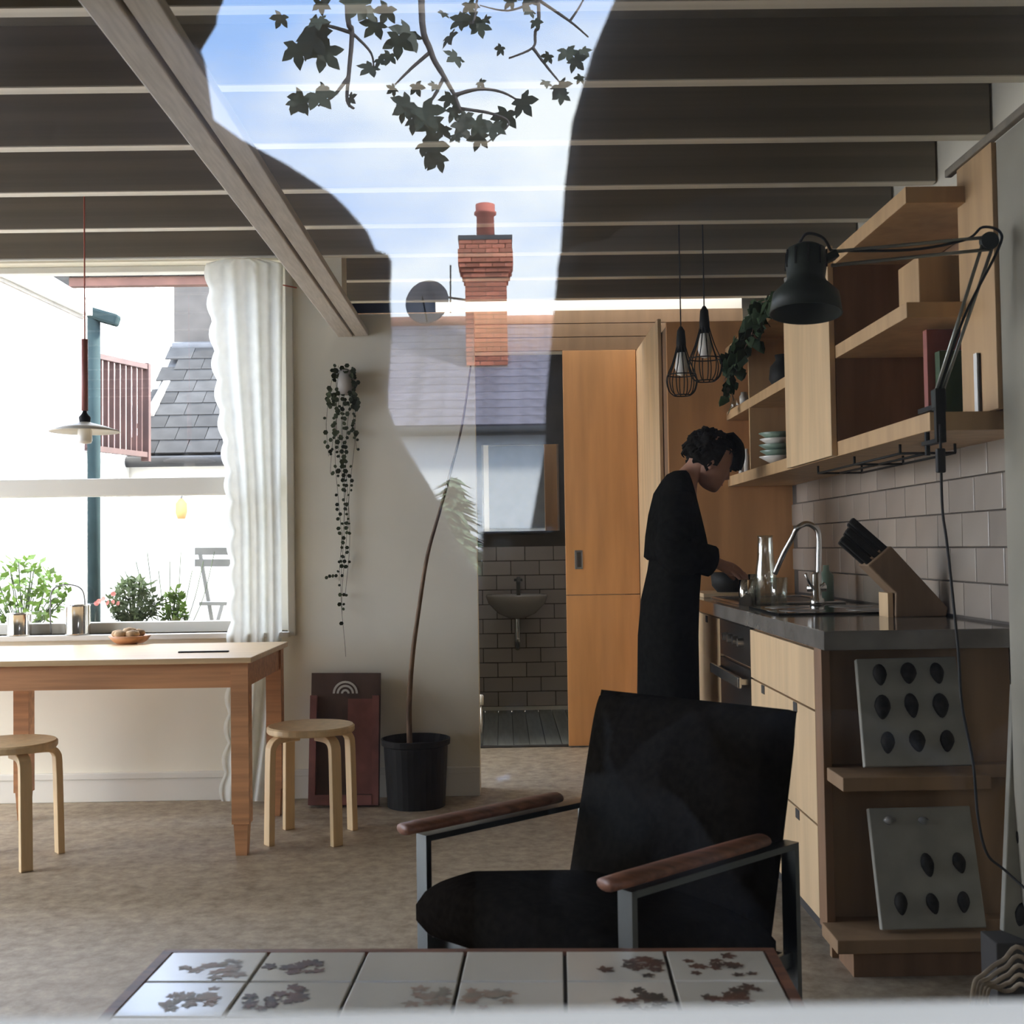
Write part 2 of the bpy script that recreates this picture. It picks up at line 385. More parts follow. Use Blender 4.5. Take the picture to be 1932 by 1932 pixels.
bm_ = MB(); bm_.box(g + .004, b.x, .6, YW, zb + .004, zb + .03, .003); bm_.build('beam', 'beam_paint', ce)
MB().box(g - .008, g + .006, .6, YW - .001, zb + .02, zb + .09).build('beam_groove', 'groove', ce)
w3 = thing('window_3', ((SKX0 + SKX1) / 2, 6.785, T), None, None, kind='structure')
mb = MB(); mb.box(SKX0 - .05, SKX1 + .05, SKY0 - .05, SKY0, T, T + .08); mb.box(SKX0 - .05, SKX1 + .05, SKY1, SKY1 + .05, T, T + .08)
mb.box(SKX0 - .05, SKX0, SKY0, SKY1, T, T + .08); mb.box(SKX1, SKX1 + .05, SKY0, SKY1, T, T + .08); mb.build('window_frame', 'white_paint', w3)
MB().add([(SKX0, SKY0, T + .06), (SKX1, SKY0, T + .06), (SKX1, SKY1, T + .06), (SKX0, SKY1, T + .06)], [(0, 1, 2, 3)]).build('window_pane', 'pane_glass', w3)
portal('window_portal_roof', ((SKX0 + SKX1) / 2, 6.785, T + .1), SKX1 - SKX0, SKY1 - SKY0, (0, 0, -1))
for n_, (x0, x1, y0, y1) in ((5, FILL_HALL), (6, FILL_BATH)):  # frames, panes and portals of the added fill openings
    wn = thing('window_%d' % n_, ((x0 + x1) / 2, (y0 + y1) / 2, T), None, None, kind='structure')
    mb = MB(); mb.box(x0 - .04, x0, y0 - .04, y1 + .04, T, T + .07); mb.box(x1, x1 + .04, y0 - .04, y1 + .04, T, T + .07); mb.build('window_frame', 'white_paint', wn)
    MB().add([(x0, y0, T + .05), (x1, y0, T + .05), (x1, y1, T + .05), (x0, y1, T + .05)], [(0, 1, 2, 3)]).build('window_pane', 'pane_glass', wn)
    portal('window_portal_%d' % n_, ((x0 + x1) / 2, (y0 + y1) / 2, T + .09), x1 - x0, y1 - y0, (0, 0, -1))
# cornice on the right
mb = MB(); mb.box(WXN - .02, WXN, .5, 3.30, at(1885, 262, X=WXN).z, at(1885, 262, X=WXN).z + .022, .004); mb.build('trim_2', 'joist_paint', **S)

# left window
w2 = thing('window_2', ((XWL + XR) / 2, YW + .09, ZS), None, None, kind='structure')
mb = MB(); yf0, yf1 = YW + .08, YW + .15
mb.box(XR - .05, XR, yf0, yf1, ZS, ZT, .005); mb.box(XWL, XWL + .05, yf0, yf1, ZS, ZT, .005)
mb.box(XWL + .05, XR - .05, yf0, yf1, ZS, ZS + .05, .005); mb.box(XWL + .05, XR - .05, yf0, yf1, ZT - .03, ZT, .005); mb.build('window_frame', 'white_paint', w2)
zt = at(200, 920, Y=YW + .1).z
MB().box(XWL + .05, XR - .05, yf0 - .015, yf1, zt - .042, zt + .042, .006).build('transom', 'white_paint', w2)
MB().box(XWL - .03, XR + .01, YW - .05, yf0, ZS - .025, ZS, .005).build('window_sill', 'white_paint', w2)
for (z0, z1) in ((ZS + .05, zt - .042), (zt + .042, ZT - .03)):
    MB().add([(XWL + .05, YW + .12, z0), (XR - .05, YW + .12, z0), (XR - .05, YW + .12, z1), (XWL + .05, YW + .12, z1)], [(0, 1, 2, 3)]).build('window_pane', 'pane_glass', w2)
portal('window_portal_back', ((XWL + XR) / 2, YW + .17, (ZS + ZT) / 2), XR - XWL, ZT - ZS, (0, -1, 0))
MB().box(XR, XR + .035, YW - .02, YW, ZS - .02, ZT, .004).build('trim_1', 'white_paint', **S)

# bathroom shell
YBB = 8.50
XD = at(1066, 1000, Y=YB).x
mb = MB(); mb.box(-1.2, XE - .25, YB, YB + .1, 0, ZD); mb.box(-1.2, WX, YB, YB + .1, 2.29, ZD); wbf = mb.build('wall_bathroom_front', 'white_wall', **S)
for k in range(3): BX('trim_%d' % (4 + k), -1.2, WX, YB - .022 - .006 * k, YB, 2.53 - .08 * (k + 1) + .003, 2.53 - .08 * k - .003, 'ply_brown_shaded', **S)
mb = MB(); mb.box(-1.3, -1.2, YW + .18, 5.85, 0, ZD); mb.box(-1.3, -1.2, 6.85, YBB + .1, 0, ZD); mb.box(-1.3, -1.2, 5.85, 6.85, 2.2, ZD); mb.box(-1.3, -1.2, 5.85, 6.85, 0, .03)
mb.build('wall_hall_left', 'white_wall', **S)
d2 = thing('fill_door_hall', (-1.25, 6.35, .03), None, None, kind='structure')  # added glazed door, hidden behind the white wall, put in to light the hall
for (y0, y1, z0, z1) in ((5.85, 5.93, .03, 2.2), (6.77, 6.85, .03, 2.2), (5.93, 6.77, 2.10, 2.2), (5.93, 6.77, .03, .18)): MB().box(-1.275, -1.225, y0, y1, z0, z1).build('fill_door_rail', 'white_paint', d2)
MB().add([(-1.25, 5.93, .18), (-1.25, 6.77, .18), (-1.25, 6.77, 2.10), (-1.25, 5.93, 2.10)], [(0, 1, 2, 3)]).build('door_pane', 'pane_glass', d2)
portal('fill_portal_hall', (-1.29, 6.35, 1.12), 1.0, 2.1, (1, 0, 0))
wbb = BX('wall_bathroom_back', -1.2, WX, YBB, YBB + .12, 0, ZD, 'grout', **S)
tm = mesh_of(MB().box(-.0995, .0995, -.008, 0, -.0490, .0490, .003), 'tile_bath')
th_ = mesh_of(MB().box(-.0485, .0485, -.008, 0, -.0490, .0490, .003), 'tile_bath')
zsk = .03
for rr in range(11):
    z = zsk + .052 + .103 * rr
    for c in range(6):
        x = -.35 + .2035 * c + (.10175 if rr % 2 else 0)
        inst(tm, 'tile', (x, YBB, z), wbb)
bf = BX('floor_bathroom', -1.2, WX, YB, YBB, -.10, -.012, 'grout', **S)
pm = mesh_of(MB().box(-.045, .045, 0, YBB - YB - .01, -.012, .004, .002), 'bath_floor')
for c in range(9): inst(pm, 'plank', (-.28 + .094 * c, YB + .005, 0), bf)
MB().box(XE - .25, XD, YB - .01, YB + .02, 0, .012, .003).build('threshold', 'groove', bf)
BX('baseboard_bathroom', -1.2, WX, YBB - .02, YBB, 0, .03, 'white_paint', **S)
# kitchen side of the right wall: glazed tiles
PIT, TLX = .1055, .203
zt0 = .918
tb = BX('wall_right_tiling', WX - .006, WX, 3.0, 5.78, .90, 1.44, 'grout', **S)
tk = mesh_of(MB().box(-.012, 0, -.1, .1, -.0512, .0512, .004), 'tile_white')
tkh = mesh_of(MB().box(-.012, 0, -.0485, .0485, -.0512, .0512, .004), 'tile_white')
for rr in range(5):
    z = zt0 + PIT * (rr + .5); y = 3.02 + .1 + (TLX / 2 if rr % 2 else 0)
    if rr % 2: inst(tkh, 'tile', (WX - .006, 3.07, z), tb)
    while y + .1 < 5.78: inst(tk, 'tile', (WX - .006, y, z), tb); y += TLX

# ================================================================== KITCHEN
KF, KX, KY0, KY1, KZ = .855, .872, 3.19, 5.78, .912
def fy(px, py=1300, x=KX): return at(px, py, X=x).y
wt = MB().box(KF, WX - .004, KY0, KY1 - .002, KZ - .052, KZ, .003).build('worktop', 'worktop', label='long polished dark grey kitchen worktop along the tiled wall', cat='worktop')
yA, yB2, yC = fy(1537), fy(1417), fy(1360)
kb = .09
def carcass(t, y0, y1): MB().box(KX + .02, WX - .01, y0 + .002, y1 - .002, kb, KZ - .056, 0).build('body', 'ply_shaded', t); MB().box(KX + .06, WX - .01, y0 + .002, y1 - .002, 0, kb).build('plinth', 'groove', t)
t = thing('drawer_unit', (KX + .2, (yA + yB2) / 2, 0), 'plywood base unit with three drawer fronts and dark finger slots', 'cabinet')
carcass(t, yA, yB2)
zz = [.095, at(1500, 1520, X=KX).z, at(1500, 1322, X=KX).z, KZ - .062]
for i in range(3):
    d = MB().box(KX, KX + .019, yA + .003, yB2 - .003, zz[i] + .003, zz[i + 1] - .003, .002).build('drawer_front', 'ply_pale', t)
    ym = .5 * (yA + yB2)
    for px in ((1440, 1500) if i < 2 else ()):
        MB().box(KX - .002, KX + .004, fy(px) - .022, fy(px) + .022, zz[i + 1] - .032, zz[i + 1] - .004).build('finger_slot', 'groove', d)
t = thing('oven', (KX + .2, (yC + yB2) / 2, 0), 'black built-in oven with a steel bar handle between plywood fronts', 'oven')
carcass(t, yB2, yC)
MB().box(KX, KX + .02, yB2 + .004, yC - .004, KZ - .20, KZ - .06, .003).build('control_panel', 'oven_black', t)
MB().box(KX, KX + .02, yB2 + .004, yC - .004, .12, KZ - .21, .003).build('oven_door', 'oven_black', t)
hb = MB().box(KX - .045, KX - .03, yB2 + .01, yC - .01, KZ - .275, KZ - .235, .006); hb.box(KX - .035, KX, yB2 + .04, yB2 + .06, KZ - .265, KZ - .245); hb.box(KX - .035, KX, yC - .06, yC - .04, KZ - .265, KZ - .245); hb.build('handle', 'steel', t)
for i in range(4): MB().lathe([(.017, 0), (.015, .022), (.001, .023)], (KX, yB2 + .12 + .1 * i, KZ - .12), 14, (-1, 0, 0)).build('knob', 'steel', t)
t = thing('base_cabinet', (KX + .2, (yC + KY1) / 2, 0), 'plywood base cabinet with flat doors beside the oven, behind the woman', 'cabinet')
carcass(t, yC, KY1)
for (p, q) in ((yC, yC + .6), (yC + .6, KY1)):
    d = MB().box(KX, KX + .019, p + .003, q - .003, .095, KZ - .062, .002).build('cabinet_door', 'ply_pale', t)
    MB().box(KX - .002, KX + .004, (p + q) / 2 - .022, (p + q) / 2 + .022, KZ - .094, KZ - .066).build('finger_slot', 'groove', d)
# open end shelves facing the window pane
t = thing('end_shelf', (1.1, 3.32, 0), 'open plywood shelf unit at the end of the worktop holding plaster slabs', 'shelf')
MB().box(KX, KX + .024, 3.285, yA, .085, KZ - .056, .002).build('side_panel', 'ply_shaded', t)
MB().box(KX + .024, WX - .01, yA - .03, yA - .008, .0, KZ - .056).build('back_panel', 'ply_brown_shaded', t)
zs1, zs0 = at(1590, 1468, Y=3.13).z, at(1580, 1775, Y=3.13).z
MB().box(at(1590, 1468, Y=3.13).x, WXN - .003, 3.13, 3.285, zs1 - .036, zs1, .003).box(KX + .024, WX - .01, 3.285, yA - .03, zs1 - .036, zs1, .002).build('shelf_board', 'ply_brown_shaded', t)
MB().box(at(1580, 1775, Y=3.13).x, WXN - .003, 3.13, 3.285, zs0 - .036, zs0, .003).box(KX + .024, WX - .01, 3.285, yA - .03, zs0 - .036, zs0, .002).build('shelf_board', 'ply_brown_shaded', t)
MB().box(KX + .04, WXN - .003, 3.18, yA - .04, 0, zs0 - .036).build('plinth', 'ply_shaded', t)
def slab(tl, tr, bl, br, yb, yt, shells, label):
    c = [at(*bl, Y=yb), at(*br, Y=yb), at(*tr, Y=yt), at(*tl, Y=yt)]
    n = (c[1] - c[0]).cross(c[3] - c[0]).normalized()
    if n.y > 0: n = -n
    t = thing('plaster_slab', (c[0] + c[1]) / 2, label, 'slab')
    MB().prism(c, -n * .022).build('slab_body', 'plaster_board', t, bev=.003)
    ux = (c[1] - c[0]).normalized(); uy = n.cross(ux)
    if uy.z < 0: uy = -uy
    for (px, py, dark, rx, ry, ang) in shells:
        d = f_ + r_ * ((px - 966) / F) - u_ * ((py - 966) / F); k = (c[0] - CAM).dot(n) / d.dot(n); p = CAM + d * k
        a = R(ang); vx = ux * math.cos(a) + uy * math.sin(a); vy = uy * math.cos(a) - ux * math.sin(a); rings = []
        for q, hgt in ((1, .0), (.9, .006), (.6, .011), (.2, .013)):
            rings.append([p + n * hgt + vx * (rx * q * math.cos(i * .3927) * (1 - .35 * (math.sin(i * .3927) < -.1) * abs(math.sin(i * .3927)))) + vy * (ry * q * math.sin(i * .3927)) for i in range(16)])
        MB().loft(rings).build('shell', 'shell' if dark else 'shell_pale', t, smooth=True)
sh = []
for j, (yy, x0) in enumerate(((1272, 1660), (1333, 1665), (1400, 1675))):
    for i in range(3): sh.append((x0 + [0, 54, 108][i] + j * i, yy - 2 + (0 if i else 3), 1, .0195 + .003 * ((i + j) % 2), .030 + .004 * (j == 1), random.uniform(-8, 14)))
slab((1615, 1243), (1803, 1238), (1632, 1447), (1838, 1443), 3.18, 3.265, sh, 'pale plaster slab set with nine dark shells, leaning on the upper end shelf')
sh = [(1750, 1632, 1, .018, .032, 8), (1810, 1628, 1, .018, .028, 10), (1700, 1705, 1, .018, .030, 0), (1760, 1705, 1, .017, .028, 12), (1818, 1702, 1, .017, .028, -4), (1678, 1548, 0, .017, .012, 0), (1742, 1548, 0, .015, .010, 0)]
slab((1638, 1525), (1830, 1520), (1664, 1755), (1862, 1750), 3.18, 3.265, sh, 'mossy plaster slab with five shells and bare patches, leaning on the lower end shelf')
# a third slab on the near wall, standing on a block
MB().box(1.19, WXN - .002, 2.93, 3.03, 0, .165, .004).build('timber_block', 'groove', label='low dark timber block on the floor against the right wall', cat='block')
slab((1912, 1290), (2010, 1260), (1893, 1757), (2000, 1800), 2.96, 3.03, [(1928, 1575, 1, .016, .026, 0), (1928, 1725, 1, .018, .03, 5)], 'plaster slab half hidden by the right wall, standing on a timber block')
tw = MB()
for k in range(5):
    yk_ = 2.62 + .03 * k; a0 = at(1826 + 9 * k, 1905, Y=yk_); a0.z = .006
    tw.tube(smooth_path([a0, at(1836 + 7 * k, 1868, Y=yk_), at(1856 + 10 * k, 1838 + 8 * k, Y=yk_), at(1892 + 4 * k, 1812 + 14 * k, Y=yk_), at(1940, 1800 + 16 * k, Y=yk_ - .02), Vector((WXN - .02, yk_ - .05, .006))], 6), .005, 6)
tw.build('twine_bundle', 'twine', smooth=True, label='loose bundle of pale twine on the floor by the right wall', cat='twine')

# hob, sink, tap and things on the worktop
t = thing('glass_hob', (1.12, 4.2, KZ), 'black glass hob set flat on the dark worktop', 'hob')
MB().box(.905, 1.37, 3.93, 4.40, KZ, KZ + .008, .003).build('glass_plate', 'black_gloss', t)
for (x, y) in ((1.02, 4.07), (1.25, 4.07), (1.02, 4.29), (1.25, 4.29)): MB().lathe([(.078, 0), (.078, .0006), (.074, .0006)], (x, y, KZ + .008), 28).build('cooking_zone', 'grey_metal', t)
t = thing('kitchen_sink', (1.1, 4.95, KZ), 'steel sink bowl with a raised rim beside the tap', 'sink')
mb = MB()
for (x0, x1, y0, y1) in ((.92, 1.34, 4.66, 4.685), (.92, 1.34, 5.275, 5.30), (.92, .945, 4.685, 5.275), (1.315, 1.34, 4.685, 5.275)): mb.box(x0, x1, y0, y1, KZ, KZ + .010, .003)
mb.build('rim', 'steel', t)
MB().add([(.945, 4.685, KZ + .002), (1.315, 4.685, KZ + .002), (1.315, 5.275, KZ + .002), (.945, 5.275, KZ + .002)], [(0, 1, 2, 3)]).build('bowl', 'grey_metal', t)
b0 = at(1542, 1145, Z=KZ); fx, fyy = b0.x, b0.y
t = thing('kitchen_tap', (fx, fyy, KZ), 'tall chrome swan-neck tap standing at the tiled wall', 'tap')
MB().lathe([(.028, 0), (.026, .03), (.018, .035), (.018, .12), (.012, .13)], (fx, fyy, KZ), 16).build('tap_body', 'chrome', t, smooth=True)
neck = [at(1544, 1090, Y=fyy), at(1545, 1020, Y=fyy), at(1540, 998, Y=fyy), at(1522, 988, Y=fyy), at(1504, 997, Y=fyy), at(1495, 1014, Y=fyy + .02), at(1478, 1045, Y=fyy + .06), at(1462, 1082, Y=fyy + .1)]
MB().tube(smooth_path(neck, 6), .0105, 10).build('spout', 'chrome', t, smooth=True)
mb = MB(); mb.tube([at(1540, 1120, Y=fyy), at(1528, 1100, Y=fyy - .02), at(1520, 1083, Y=fyy - .04)], .006, 8); mb.tube([at(1542, 1115, Y=fyy), at(1556, 1100, Y=fyy - .02)], .006, 8); mb.build('lever', 'chrome', t, smooth=True)
MB().lathe([(.013, -.035), (.013, .035), (.001, .036)], (fx, fyy, KZ + .07), 12, (1, -.3, 0)).build('mixer_barrel', 'chrome', t, smooth=True)
# knife block
yk = 3.74
t = thing('knife_block', at(1735, 1158, Y=yk), 'slanted brown wooden knife block with a fan of black handles', 'knife block')
poly = [at(p, q, Y=yk) for p, q in ((1690, 1168), (1786, 1168), (1789, 1150), (1681, 1033), (1638, 1070), (1690, 1122))]
dz = KZ - poly[0].z
poly = [p + Vector((0, 0, dz)) for p in poly]; poly[1].z = poly[0].z = KZ
MB().prism(poly, (0, .11, 0)).build('block_body', 'knife_wood_shaded', t, bev=.004)
MB().box(poly[0].x - .02, poly[0].x - .004, yk + .01, yk + .10, KZ, poly[5].z).build('block_foot', 'ply_pale', t)
base0, base1 = poly[4], poly[3]; dirn = (at(1597, 1000, Y=yk) - at(1660, 1055, Y=yk)).normalized()
for i in range(6):
    q = (i % 3 + .5) / 3; p = base0.lerp(base1, q) + Vector((0, .03 + .05 * (i // 3), 0)); ln = [.115, .125, .14][i % 3] - .012 * (i // 3)
    MB().bar(p - dirn * .02, p + dirn * ln, .022, .020, (0, 1, 0)).build('knife_handle', 'black_plastic', t, bev=.005)
# small things by the sink
def lathe_thing(name, prof, px, py, z, m, label, cat, parts=(), n=20, y=None):
    p = at(px, py, Z=z) if y is None else Vector((at(px, py, Y=y).x, y, z))
    if not parts: return MB().lathe(prof, p, n).build(name, m, smooth=True, label=label, cat=cat)
    t = thing(name, p, label, cat); MB().lathe(prof, p, n).build(parts[0], m, t, smooth=True)
    for (nm, pr, mm) in parts[1:]: MB().lathe(pr, p, n).build(nm, mm, t, smooth=True)
    return t
lathe_thing('saucepan', [(.05, 0), (.075, .03), (.08, .09), (.076, .09), (.07, .03), (.0, .008)], 1374, 1120, KZ + .02, 'black_plastic', 'black round bowl on the chopping board beyond the woman\'s hands', 'bowl', y=5.5)
lathe_thing('steel_beaker', [(.03, 0), (.031, .10), (.029, .10), (.028, .006), (0, .006)], 1409, 1140, KZ, 'tin', 'short shiny steel beaker beside the dark bowl', 'beaker', y=4.62)
lathe_thing('steel_cup', [(.022, 0), (.024, .12), (.022, .12), (.02, .006), (0, .006)], 1424, 1138, KZ, 'tin', 'taller slim steel cup next to the glass carafe', 'cup', y=4.66)
lathe_thing('glass_carafe', [(.04, 0), (.042, .12), (.032, .19), (.028, .26), (.031, .27), (.026, .26), (.030, .19), (.039, .12), (.037, .006), (0, .006)], 1446, 1140, KZ, 'clear_glass', 'tall clear glass carafe standing by the sink', 'carafe', y=4.60)
lathe_thing('drinking_glass', [(.03, 0), (.034, .11), (.032, .11), (.028, .006), (0, .006)], 1470, 1140, KZ, 'clear_glass', 'short clear drinking glass between carafe and tap', 'glass', y=4.50)
lathe_thing('wash_bottle', [(.028, 0), (.028, .11), (.012, .13), (.012, .15), (0, .15)], 1560, 1140, KZ, 'ceramic_green', 'small green bottle behind the chrome tap', 'bottle', y=4.70)
MB().box(.90, 1.15, 5.36, 5.70, KZ, KZ + .02, .004).build('chopping_board', 'ply_pale', label='pale wooden chopping board lying at the far end of the worktop', cat='board')

# tall cabinet beyond the kitchen and sliding door
t = thing('tall_cabinet', (1.1, 6.35, 0), 'tall orange plywood cupboard closing the far end of the kitchen', 'cupboard')
xs_ = at(1205, 1000, Y=YB).x
MB().box(xs_ + .022, WX - .003, KY1, KY1 + .02, 0, 2.24, .002).build('front_panel', 'ply_orange', t)
MB().box(xs_, xs_ + .018, fy(1246, 900, xs_), YB - .002, 0, 2.285, .002).build('side_panel', 'ply_pale', t)
MB().box(xs_ + .022, WX - .003, KY1 + .02, YB - .01, 0, 2.22).build('carcass', 'ply_shaded', t)
d1 = thing('door_1', ((XD + xs_) / 2, YB - .03, 0), None, None, kind='structure')
zsm = at(1130, 1122, Y=YB - .03).z
for (z0, z1) in ((.01, zsm - .002), (zsm + .002, 2.29)): MB().box(XD, xs_ - .004, YB - .04, YB - .012, z0, z1, .002).build('door_panel', 'ply_orange', d1)
hp = at(1092, 1056, Y=YB - .045)
MB().box(hp.x - .024, hp.x + .024, YB - .044, YB - .038, hp.z - .055, hp.z + .055, .004).build('recessed_handle', 'steel', d1)
MB().box(hp.x - .010, hp.x + .012, YB - .046, YB - .043, hp.z - .042, hp.z + .042).build('handle_recess', 'groove', d1)

# wall shelf unit
UX = 1.10; YE = 3.04
zb1 = at(1765, 777, Y=YE).z; zm1 = at(1710, 570, X=UX).z; zt1 = at(1708, 352, X=UX).z
t = thing('wall_shelf', (1.25, 4.4, zb1 - .05), 'long open plywood wall shelf above the tiled splashback', 'shelf')
MB().box(UX, WX - .002, YE, KY1 - .002, zb1 - .048, zb1, .002).build('shelf_board', 'ply', t)
MB().box(UX, WX - .02, fy(1710, 570, UX), KY1 - .002, zm1 - .042, zm1, .002).build('shelf_board', 'ply', t)
MB().box(UX, WX - .02, fy(1708, 352, UX), KY1 - .002, zt1 - .045, zt1, .002).build('shelf_board', 'ply', t)
MB().box(WX - .016, WX - .002, YE + .24, KY1 - .002, zb1, ZL).build('back_panel', 'ply_shaded', t)
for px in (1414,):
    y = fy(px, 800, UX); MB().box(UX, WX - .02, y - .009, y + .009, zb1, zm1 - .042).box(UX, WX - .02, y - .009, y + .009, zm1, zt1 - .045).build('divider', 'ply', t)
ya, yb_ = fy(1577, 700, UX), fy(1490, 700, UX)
MB().box(UX, WX - .02, yb_ - .02, yb_, zb1, zm1 - .042).box(UX, WX - .02, yb_ - .02, yb_, zm1, zt1 - .045).build('divider', 'ply_shaded', t)
MB().box(UX, WX - .02, ya, ya + .02, zb1, zm1 - .042).box(UX, WX - .02, ya, ya + .02, zm1, zt1 - .045).build('divider', 'ply_shaded', t)
MB().box(UX - .020, UX - .001, ya, yb_, zb1 - .046, zt1 + .02, .002).build('cabinet_door', 'ply_pale', t)
MB().box(WXN - .012, WXN + .006, 3.002, fy(1820, 600, WXN), zb1 + .002, at(1885, 262, X=WXN).z, .002).build('end_panel', 'ply', t)
# rack under the shelf
p0, p1 = at(1532, 884, Z=zb1 - .062), at(1758, 858, Z=zb1 - .075)
mb = MB(); zr = zb1 - .075
for xx in (1.16, 1.24, 1.32): mb.tube([(xx, 3.45, zr), (xx, 4.35, zr)], .004, 6)
for yy in (3.45, 3.9, 4.35): mb.tube([(1.16, yy, zr), (1.32, yy, zr)], .004, 6); mb.tube([(1.16, yy, zr), (1.16, yy, zb1 - .048)], .004, 6); mb.tube([(1.32, yy, zr), (1.32, yy, zb1 - .048)], .004, 6)
mb.build('wire_rack', 'black_plastic', smooth=True, label='thin black wire rack fixed under the long wall shelf', cat='rack')
# things on the shelf
def book(x0, x1, y0, y1, z, h, m, label):
    t = thing('book', ((x0 + x1) / 2, (y0 + y1) / 2, z), label, 'book', 'books at the near end of the wall shelf')
    MB().box(x0, x1, y0, y1, z, z + h, .002).build('cover', m, t); MB().box(x0 + .006, x1 - .002, y0 + .004, y1 - .004, z + .004, z + h + .001).build('pages', 'paper', t)
xb = at(1752, 700, Y=3.33).x
book(xb, xb + .17, 3.34, 3.37, zb1, at(1752, 620, Y=3.33).z - zb1, 'red_brown', 'upright book with a red-brown spine at the near end of the wall shelf')
book(xb + .02, xb + .18, 3.30, 3.335, zb1, .20, 'green_book', 'upright green covered book in front of the red-brown book')
book(xb + .055, WXN - .02, 3.10, 3.13, zb1, .16, 'groove', 'black covered book leaning by the plywood end panel')
MB().box(1.17, 1.37, 3.29, 3.46, zm1, zm1 + .15, .004).build('plywood_box', 'ply', label='plain plywood box on the middle shelf above the books', cat='box')
def stack(px, py, z, n, y):
    for i in range(n):
        p = at(px, py, Y=y); r = .075 - .004 * (i % 2)
        MB().lathe([(.03, 0), (r, .026), (r - .003, .028), (.03, .006), (0, .006)], (p.x, y, z + .024 * i), 22).build('bowl', 'ceramic_green' if i % 3 else 'white_ceramic', smooth=True,
            label=['lowest pale bowl in the stack on the wall shelf', 'green bowl just above the lowest in the shelf stack', 'green bowl in the middle of the shelf stack', 'pale bowl second from the top of the shelf stack', 'topmost green bowl of the shelf stack'][i], cat='bowl', group='bowls stacked on the wall shelf')
stack(1467, 870, zb1, 5, 4.86)
for (px, hh, lab) in ((1399, .14, 'slim white bottle on the lower wall shelf, the taller of two'), (1409, .11, 'slim white bottle on the lower wall shelf, the shorter of two')):
    y = fy(px, 870, UX + .03); lathe_thing('bottle', [(.014, 0), (.014, hh * .7), (.007, hh * .85), (.007, hh), (0, hh)], px, 880, zb1, 'white_ceramic', lab, 'bottle', y=y)
lathe_thing('dark_jug', [(.04, 0), (.06, .04), (.055, .09), (.03, .12), (.035, .14), (0, .14)], 1478, 700, zm1, 'black_plastic', 'round dark jug on the middle wall shelf', 'jug', y=4.93)
for (px, lab) in ((1386, 'small glass jar at the far end of the middle shelf'), (1404, 'small white jar beside the glass jar on the middle shelf')):
    lathe_thing('jar', [(.02, 0), (.022, .04), (.015, .05), (.015, .06), (0, .06)], px, 760, zm1, 'clear_glass' if px < 1390 else 'white_ceramic', lab, 'jar', y=fy(px, 760, UX + .03))

# anglepoise lamp clamped on the shelf
yl = 2.98
cp = at(1770, 790, Y=yl); el = at(1866, 455, Y=yl - .06); hd = at(1568, 488, Y=yl - .06)
t = thing('desk_lamp', cp, 'dark green spring-arm desk lamp clamped to the wall shelf', 'lamp')
mb = MB(); cx = cp.x
mb.box(cx - .012, cx + .012, yl - .012, YE + .05, zb1 + .0, zb1 + .012); mb.box(cx - .012, cx + .012, yl - .02, yl - .004, zb1 - .085, zb1 + .05); mb.box(cx - .012, cx + .012, yl - .012, YE + .03, zb1 - .085, zb1 - .075); mb.tube([(cx, YE + .02, zb1 - .11), (cx, YE + .02, zb1 - .05)], .007, 8)
mb.build('clamp', 'black_plastic', t)
sw = at(1770, 745, Y=yl)
MB().bar(at(1772, 775, Y=yl), at(1770, 735, Y=yl), .028, .03).build('swivel', 'lamp_green', t, bev=.003)
mb = MB(); o = Vector((.010, 0, .004)); mb.tube([sw - o, el - o * 1.6], .0045, 8); mb.tube([sw + o, el + o * 1.6], .0045, 8); mb.build('lower_arm', 'lamp_arm', t, smooth=True)
mb = MB(); o = Vector((0, 0, .017)); mb.tube([el + o * .6, hd + o], .0045, 8); mb.tube([el - o * 1.2, hd - o], .0045, 8); mb.build('upper_arm', 'lamp_arm', t, smooth=True)
mb = MB(); mb.lathe([(.022, -.008), (.022, .008)], el, 18, (0, 1, 0)); mb.build('elbow_joint', 'lamp_green', t)
MB().bar(hd + Vector((.012, 0, .01)), hd + Vector((-.03, 0, -.01)), .02, .045, (0, 1, 0)).build('head_joint', 'lamp_green', t, bev=.003)
sp = at(1521, 500, Y=yl - .06)
ax = Vector((.06, .12, 1)).normalized()
MB().lathe([(.030, .050), (.046, .040), (.050, .0), (.046, -.035), (.050, -.045), (.080, -.075), (.088, -.125), (.084, -.125), (.075, -.075), (.044, -.045), (.04, .03), (0, .035)], sp, 28, ax).build('lamp_shade', 'lamp_green', t, smooth=True)
for i in range(10):
    a = 2 * math.pi * i / 10; q = ax.to_track_quat('Z', 'Y'); MB().bar(sp + q @ Vector((.0505 * math.cos(a), .0505 * math.sin(a), -.01)), sp + q @ Vector((.0495 * math.cos(a), .0495 * math.sin(a), .035)), .004, .003).build('vent_fin', 'black_plastic', t)
mb = MB(); mb.tube(smooth_path([sp + Vector((-.02, 0, .045)), sp + Vector((.0, -.01, .075)), sp + Vector((.04, -.01, .065)), hd + Vector((0, 0, .02))], 6), .0035, 6)
mb.tube(smooth_path([hd + Vector((0, 0, .02)), hd.lerp(el, .5) + Vector((0, 0, .0)), hd.lerp(el, .85) + Vector((0, 0, .01)), el + Vector((-.015, 0, .035)), el + Vector((.028, 0, .022)), el + Vector((.02, 0, -.025)), el.lerp(sw, .5), sw], 6), .0035, 6); mb.build('cable', 'black_rubber', t, smooth=True)
yc_ = yl - .02
cab = [at(1773, 800, Y=yc_), at(1775, 860, Y=yc_), at(1778, 960, Y=yc_), at(1786, 1020, Y=yc_), at(1797, 1120, Y=yc_), at(1808, 1230, Y=yc_), at(1815, 1330, Y=yc_), at(1836, 1440, Y=yc_), at(1845, 1540, Y=yc_), at(1862, 1610, Y=yc_), at(1896, 1642, Y=yc_), at(1960, 1700, Y=2.9)]
